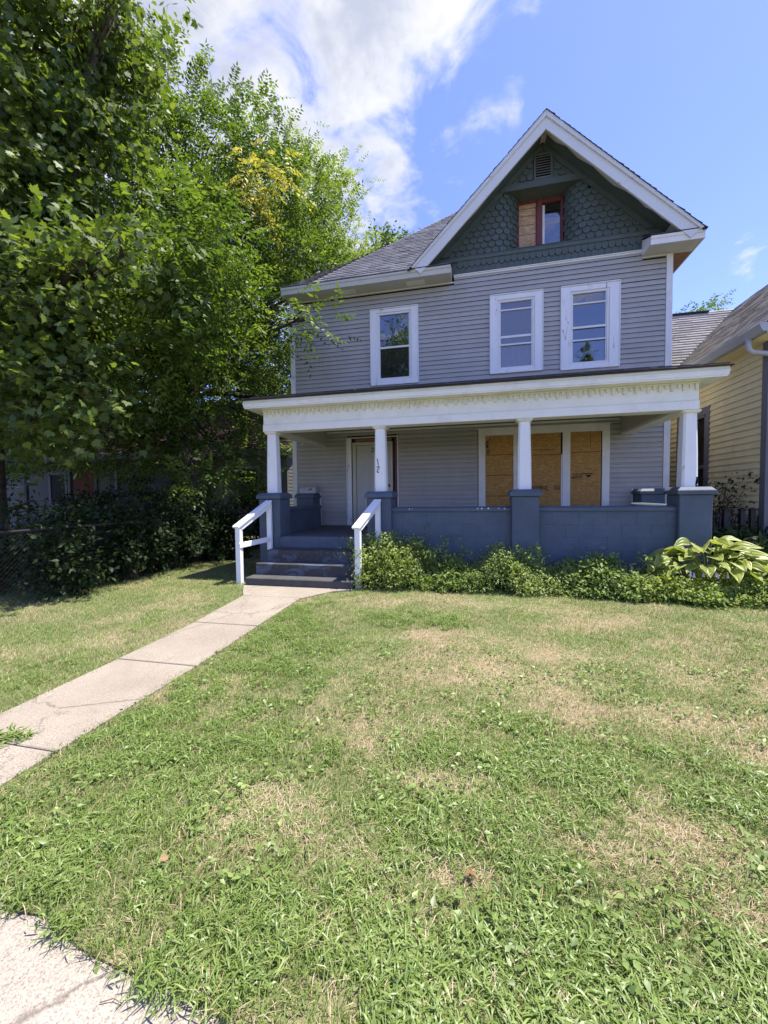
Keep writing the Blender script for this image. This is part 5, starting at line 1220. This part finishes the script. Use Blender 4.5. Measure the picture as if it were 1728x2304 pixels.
for i in range(62):
    f = (i + .5) / 62; a_ = 2.4 * i + random.gauss(0, .2); rr_ = .10 + .56 * math.sqrt(f); L = random.uniform(.20, .33) * (1.1 - .2 * f)
    p = C0 + Vector((rr_ * math.cos(a_) * 1.12, rr_ * math.sin(a_) * .62 - .05, .30 + .38 * (1 - f) + random.gauss(0, .05)))
    q.tube([C0 + Vector((.05 * math.cos(a_), .04 * math.sin(a_), 0)), C0.lerp(p, .6) + Vector((0, 0, .10)), p], .006, 5)
    d = Vector((math.cos(a_) + random.gauss(0, .2), math.sin(a_) * .8 - .25 + random.gauss(0, .2), .45 * (1 - f) - .25 + random.gauss(0, .15))).normalized(); up_ = Vector((random.gauss(0, .2), -.35 + random.gauss(0, .2), 1)).normalized(); x_ = d.cross(up_).normalized(); up_ = x_.cross(d)
    link('leaf', hms[i % 5], None, HO, p - d * L * .2, Matrix((x_, d, up_)).transposed().to_euler(), (L, L, L))
o = q.build('petioles', 'hosta', HO); o.data.attributes.new('v', 'FLOAT', 'POINT').data.foreach_set('value', [.2] * len(o.data.vertices))
for i in range(7):
    p = C0 + Vector((-.38 + .11 * i * .6 + random.gauss(0, .03), -.42, .36 + random.gauss(0, .02)))
    mb().loft([[p + Vector((r * math.cos(a), r * math.sin(a), z_)) for a in np.linspace(0, 5.24, 6)] for r, z_ in ((.004, .02), (.010, .0), (.014, -.03), (.02, -.045))], False).build('flower', 'flower', HO)

# ------------------------------------------------------------------ lawn
# dry straw patches and rank green patches, as they lie on this lawn (x, y, radius x, radius y)
DRY = [(4.95, -6.2, .8, .32), (5.35, -6.65, .7, .22), (4.55, -6.85, .45, .22), (5.9, -6.5, .6, .25), (5.3, -5.6, .9, .3), (4.0, -7.1, .4, .25), (3.6, -7.75, .35, .2), (3.55, -7.95, .3, .15), (4.45, -7.5, .35, .2), (5.6, -7.55, .45, .25), (5.6, -8.0, .4, .25),
       (4.57, -7.98, .25, .12), (5.25, -7.75, .35, .15), (4.2, -8.15, .22, .12), (3.9, -7.95, .25, .12), (6.6, -6.0, .8, .3), (4.4, -5.3, .8, .3), (6.2, -4.6, .6, .25), (4.6, -4.1, .9, .25), (3.0, -7.2, .3, .15), (6.4, -7.0, .6, .3), (-.6, -5.4, .5, .4), (4.9, -8.35, .3, .12)]
RANK = [(4.75, -6.85, .30, .12), (4.4, -7.2, .3, .15), (2.6, -6.3, .5, .8), (2.7, -7.4, .45, .5), (3.0, -8.2, .7, .3), (3.4, -8.35, .6, .22), (4.0, -8.35, .5, .25), (4.6, -7.75, .35, .18), (5.0, -8.2, .5, .2), (4.3, -7.75, .25, .18), (2.5, -5.2, .35, .5), (5.1, -7.2, .4, .2), (4.85, -7.9, .25, .15), (3.9, -4.9, .5, .3), (6.0, -7.3, .5, .3), (3.5, -7.4, .3, .2), (3.3, -8.52, .5, .13), (3.8, -8.58, .5, .13), (4.4, -8.62, .6, .13), (5.1, -8.6, .5, .13)]
def field(L, x, y):
    o = np.zeros_like(x)
    for a, b, c, d in L: o = np.maximum(o, np.exp(-(((x - a) / (c * .88)) ** 2 + ((y - b) / (d * .88)) ** 2)))
    return o
def on_lawn(x, y, m_=.0):
    edge = -8.475 - .125 * (np.clip(x, 2.3, 4.7) - 2.9) + .035 * (vnoise(x, y * 0, 3, .12) - .5)
    on_walk = (x > wl_x(y) + m_) & (x < wr_x(y) - m_) & (y < -3.5)
    steps_ = (x > .8) & (x < 2.75) & (y > -3.72)
    bed = (x > 2.75) & (y > -3.38)
    return (y > edge) & ~on_walk & ~steps_ & ~bed
def blades(n, area, hrange, wrange, lean, seed, dens=None, flat=.0, rank=False):
    r = np.random.default_rng(seed); x = area[0] + (area[1] - area[0]) * r.random(n); y = area[2] + (area[3] - area[2]) * r.random(n)
    k = on_lawn(x, y, .09 * r.random(n) * vnoise(x * 1., y * 1., 8, .12))
    # keep what this corner of the lot could show
    dx, dy = x - CAM.x, y - CAM.y; dep = dx * FW.x + dy * FW.y; lat = dx * RT.x + dy * RT.y
    k &= (dep > .35) & (np.abs(lat) < dep * 1.02 + 1.3)
    if dens is not None: k &= r.random(n) < dens(x, y, dep)
    x, y = x[k], y[k]; n = len(x)
    dry = np.clip(field(DRY, x, y) * 1.0 * (.35 + .9 * vnoise(x, y, 23, .16)) + .55 * (vnoise(x, y, 21, .33) - .56) + .5 * (vnoise(x, y, 22, .09) - .54) - .8 * field(RANK, x, y), 0, 1)
    shade = np.clip((-x - .2) / 1.5, 0, 1); dry = dry * (1 - .6 * shade) * np.where(x < 1.3, .55, 1.)
    isdry = (r.random(n) < .11 + .85 * dry).astype(float)
    h = (hrange[0] + (hrange[1] - hrange[0]) * r.random(n)) * (1 - .35 * dry) * (1 + .45 * field(RANK, x, y)); w_ = wrange[0] + (wrange[1] - wrange[0]) * r.random(n)
    a = r.random(n) * 2 * np.pi; ld = np.stack([np.cos(a), np.sin(a), np.zeros(n)], 1); l_ = lean * (.4 + 1.2 * r.random(n)) * (1 + 1.0 * isdry)
    b = np.stack([x, y, np.where(y < SW_EDGE + .05, .016, gz(x, y) - .004)], 1); sd = np.stack([-np.sin(a + .6), np.cos(a + .6), np.zeros(n)], 1) * w_[:, None] / 2
    up_ = np.array([0, 0, 1.])
    mid = b + up_ * (h * .6)[:, None] + ld * (h * l_ * .35)[:, None]; tip = b + up_ * (h * np.clip(1 - .32 * l_, .25, 1))[:, None] + ld * (h * l_)[:, None]
    V = np.stack([b - sd, b + sd, mid + sd * .8, mid - sd * .8, tip], 1).reshape(-1, 3); i = np.arange(n)[:, None] * 5
    F = np.stack([i + np.array([0, 1, 2]), i + np.array([0, 2, 3]), i + np.array([3, 2, 4])], 1).reshape(-1, 3)
    v = np.clip(.25 + .5 * vnoise(x, y, 31, .4) + .5 * (r.random(n) - .5) , 0, 1)
    return V, F, np.repeat(v, 5), np.repeat(isdry, 5)
def near(x, y, dep): return np.clip(2.0 / np.maximum(dep, .8), .36, 1)
V, F, v, d = blades(1150000, (-5.2, 11, -8.7, -1.6), (.022, .055), (.0022, .0045), .75, 101, near)
xe = np.linspace(2.4, 12, 120); ye = -8.475 - .125 * (np.clip(xe, 2.3, 4.7) - 2.9) + .035 * (vnoise(xe, xe * 0, 3, .12) - .5) + .015
ye = np.minimum(ye, SW_EDGE + .01); V2 = np.concatenate([np.stack([xe, ye, np.full(120, .019)], 1), np.stack([xe, np.full(120, SW_EDGE + .05), np.full(120, .021)], 1)])
sod = link('soil_edge', npmesh('soil_edge', V2, np.array([(i, i + 1, i + 121, i + 120) for i in range(119)])), 'soil'); tag(sod, kind='structure')
go = link('grass', npmesh('grass', V, F, {'v': v, 'd': d}), 'grass'); tag(go, 'short mown lawn grass, patchy green and straw coloured', 'grass', kind='stuff')
# crabgrass and broad weeds: rosettes of wide arching blades
def rosettes(n, seed):
    r = np.random.default_rng(seed); x = -1 + 10 * r.random(n * 6); y = -8.66 + 4.9 * r.random(n * 6); k = on_lawn(x, y, -.05)
    dx, dy = x - CAM.x, y - CAM.y; dep = dx * FW.x + dy * FW.y; lat = dx * RT.x + dy * RT.y; k &= (dep > .4) & (np.abs(lat) < dep * 1.02 + .8)
    pr_ = .55 * np.clip(field(RANK, x, y) * 1.1 + .10 + .20 * np.clip((-6.6 - y) / 1.4, 0, 1) + .30 * np.clip((-8.1 - y) / .35, 0, 1) + .5 * np.clip(.35 - np.abs(x - wr_x(y) - .25), 0, .3) - .25 * field(DRY, x, y) - .08, 0, 1) * np.clip(vnoise(x, y, 55, .19) * 1.6 + vnoise(x, y, 56, .07) * 1.6 - 1.25, 0, 1.3)
    k &= r.random(n * 6) < pr_; x, y = x[k], y[k]; m_ = len(x)
    nb = 13; a = r.random((m_, 1)) * 6.3 + np.arange(nb)[None] * 2.4 + .5 * r.normal(size=(m_, nb)); el = np.clip(.62 + .33 * r.normal(size=(m_, nb)), .12, 1.35); L = (.024 + .043 * r.random((m_, nb))) * (.6 + .8 * r.random((m_, 1)))
    w_ = (.0028 + .0034 * r.random((m_, nb)))
    ro = .022 * r.normal(size=(m_, nb, 2)); b = np.stack([x[:, None] + ro[..., 0], y[:, None] + ro[..., 1], np.where(y < SW_EDGE + .05, .02, gz(x, y))[:, None] + .006 + .03 * r.random((m_, nb)) * (L / .07)], -1)
    ld = np.stack([np.cos(a), np.sin(a), np.zeros_like(a)], -1); sd = np.stack([-np.sin(a), np.cos(a), .25 * r.normal(size=a.shape)], -1) * (w_ / 2)[..., None]
    P = []
    for t, wd in ((0, .55), (.35, 1.), (.7, .8)):
        e = el - 1.0 * t; c = b + ld * (L * t * np.cos(el * .75))[..., None] + np.array([0, 0, 1.]) * (L * (np.sin(el) * t - .55 * t * t))[..., None]; P += [c - sd * wd, c + sd * wd]
    t = 1.; P.append(b + ld * (L * np.cos(el * .7))[..., None] + np.array([0, 0, 1.]) * (L * (np.sin(el) - .62))[..., None])
    V = np.stack(P, 2).reshape(-1, 3); V[:, 2] = np.maximum(V[:, 2], .012); i = np.arange(m_ * nb)[:, None] * 7
    F = np.stack([i + np.array(f) for f in ((0, 1, 3), (0, 3, 2), (2, 3, 5), (2, 5, 4), (4, 5, 6))], 1).reshape(-1, 3)
    v = np.clip(.15 + .45 * np.repeat(r.random(m_), nb) + .4 * r.random(m_ * nb), 0, 1)
    return V, F, np.repeat(v, 7)
V, F, v = rosettes(44000, 202)
wo_ = link('crabgrass', npmesh('crabgrass', V, F, {'v': v}), 'weed'); tag(wo_, 'coarse crabgrass clumps spreading through the lawn and over the sidewalk edge', 'weeds', kind='stuff')
# round-leaved weeds among it
n = 12000; r = np.random.default_rng(77); x = 1.8 + 5.5 * r.random(n); y = -8.6 + 3. * r.random(n); k = on_lawn(x, y) & (vnoise(x, y, 61, .2) > .58); x, y = x[k], y[k]; n = len(x)
V, F, va = scatter(*OVAL, np.stack([x, y, gz(x, y) + .022 + .03 * r.random(n)], 1), np.stack([r.normal(size=n), r.normal(size=n), .3 * r.normal(size=n)], 1), np.stack([.4 * r.normal(size=n), .4 * r.normal(size=n), np.ones(n)], 1), .018 + .026 * r.random(n), .2 + .7 * r.random(n))
o = link('clover', npmesh('clover', V, F, {'v': va}), 'weed'); tag(o, 'low round-leaved clover scattered among the lawn grass', 'weeds', kind='stuff')
# tuft in the walk joint
r = np.random.default_rng(5); n = 170; a = r.random(n) * 6.28; L = .035 + .06 * r.random(n); x = 1.70 + .085 * r.normal(size=n); y = -7.67 + .035 * r.normal(size=n)
V, F, va = scatter(SLIM[0] * np.array([.4, 1, 1]), SLIM[1], np.stack([x, y, np.full(n, .022)], 1), np.stack([np.cos(a), np.sin(a), .5 * r.random(n)], 1), np.stack([0 * a, 0 * a, np.ones(n)], 1), L, r.random(n))
o = link('grass_tuft', npmesh('grass_tuft', V, F, {'v': va}), 'weed'); tag(o, 'tuft of crabgrass growing from a joint of the front walk', 'weeds', kind='stuff')
# litter: fallen leaf and twigs
def fallen(x, y, z_, s_, a, lb, mat='leaf_dry'):
    me = npmesh('fallen_leaf', MAPLE[0] * np.array([1, 1, 3.]), MAPLE[1], {'v': np.full(len(MAPLE[0]), .6)}); o = link('fallen_leaf', me, mat, None, (x, y, z_), (.5, .25, a), (s_, s_, s_)); tag(o, lb, 'leaf')
fallen(3.355, -8.21, .045, .032, .7, 'reddish brown fallen leaf lying among the crabgrass by the sidewalk')
fallen(4.58, -7.98, .03, .045, 2.2, 'dry brown leaf in a bare hollow of the lawn')
tw = mb().tube([(3.50, -8.625, .016), (3.535, -8.61, .019), (3.57, -8.612, .016)], [.0016, .0014, .0008], 5); tw.tube([(3.535, -8.61, .019), (3.538, -8.597, .022)], .001, 4)
o = tw.build('twig', 'twig'); tag(o, 'small brown twig lying on the sidewalk concrete', 'twig')
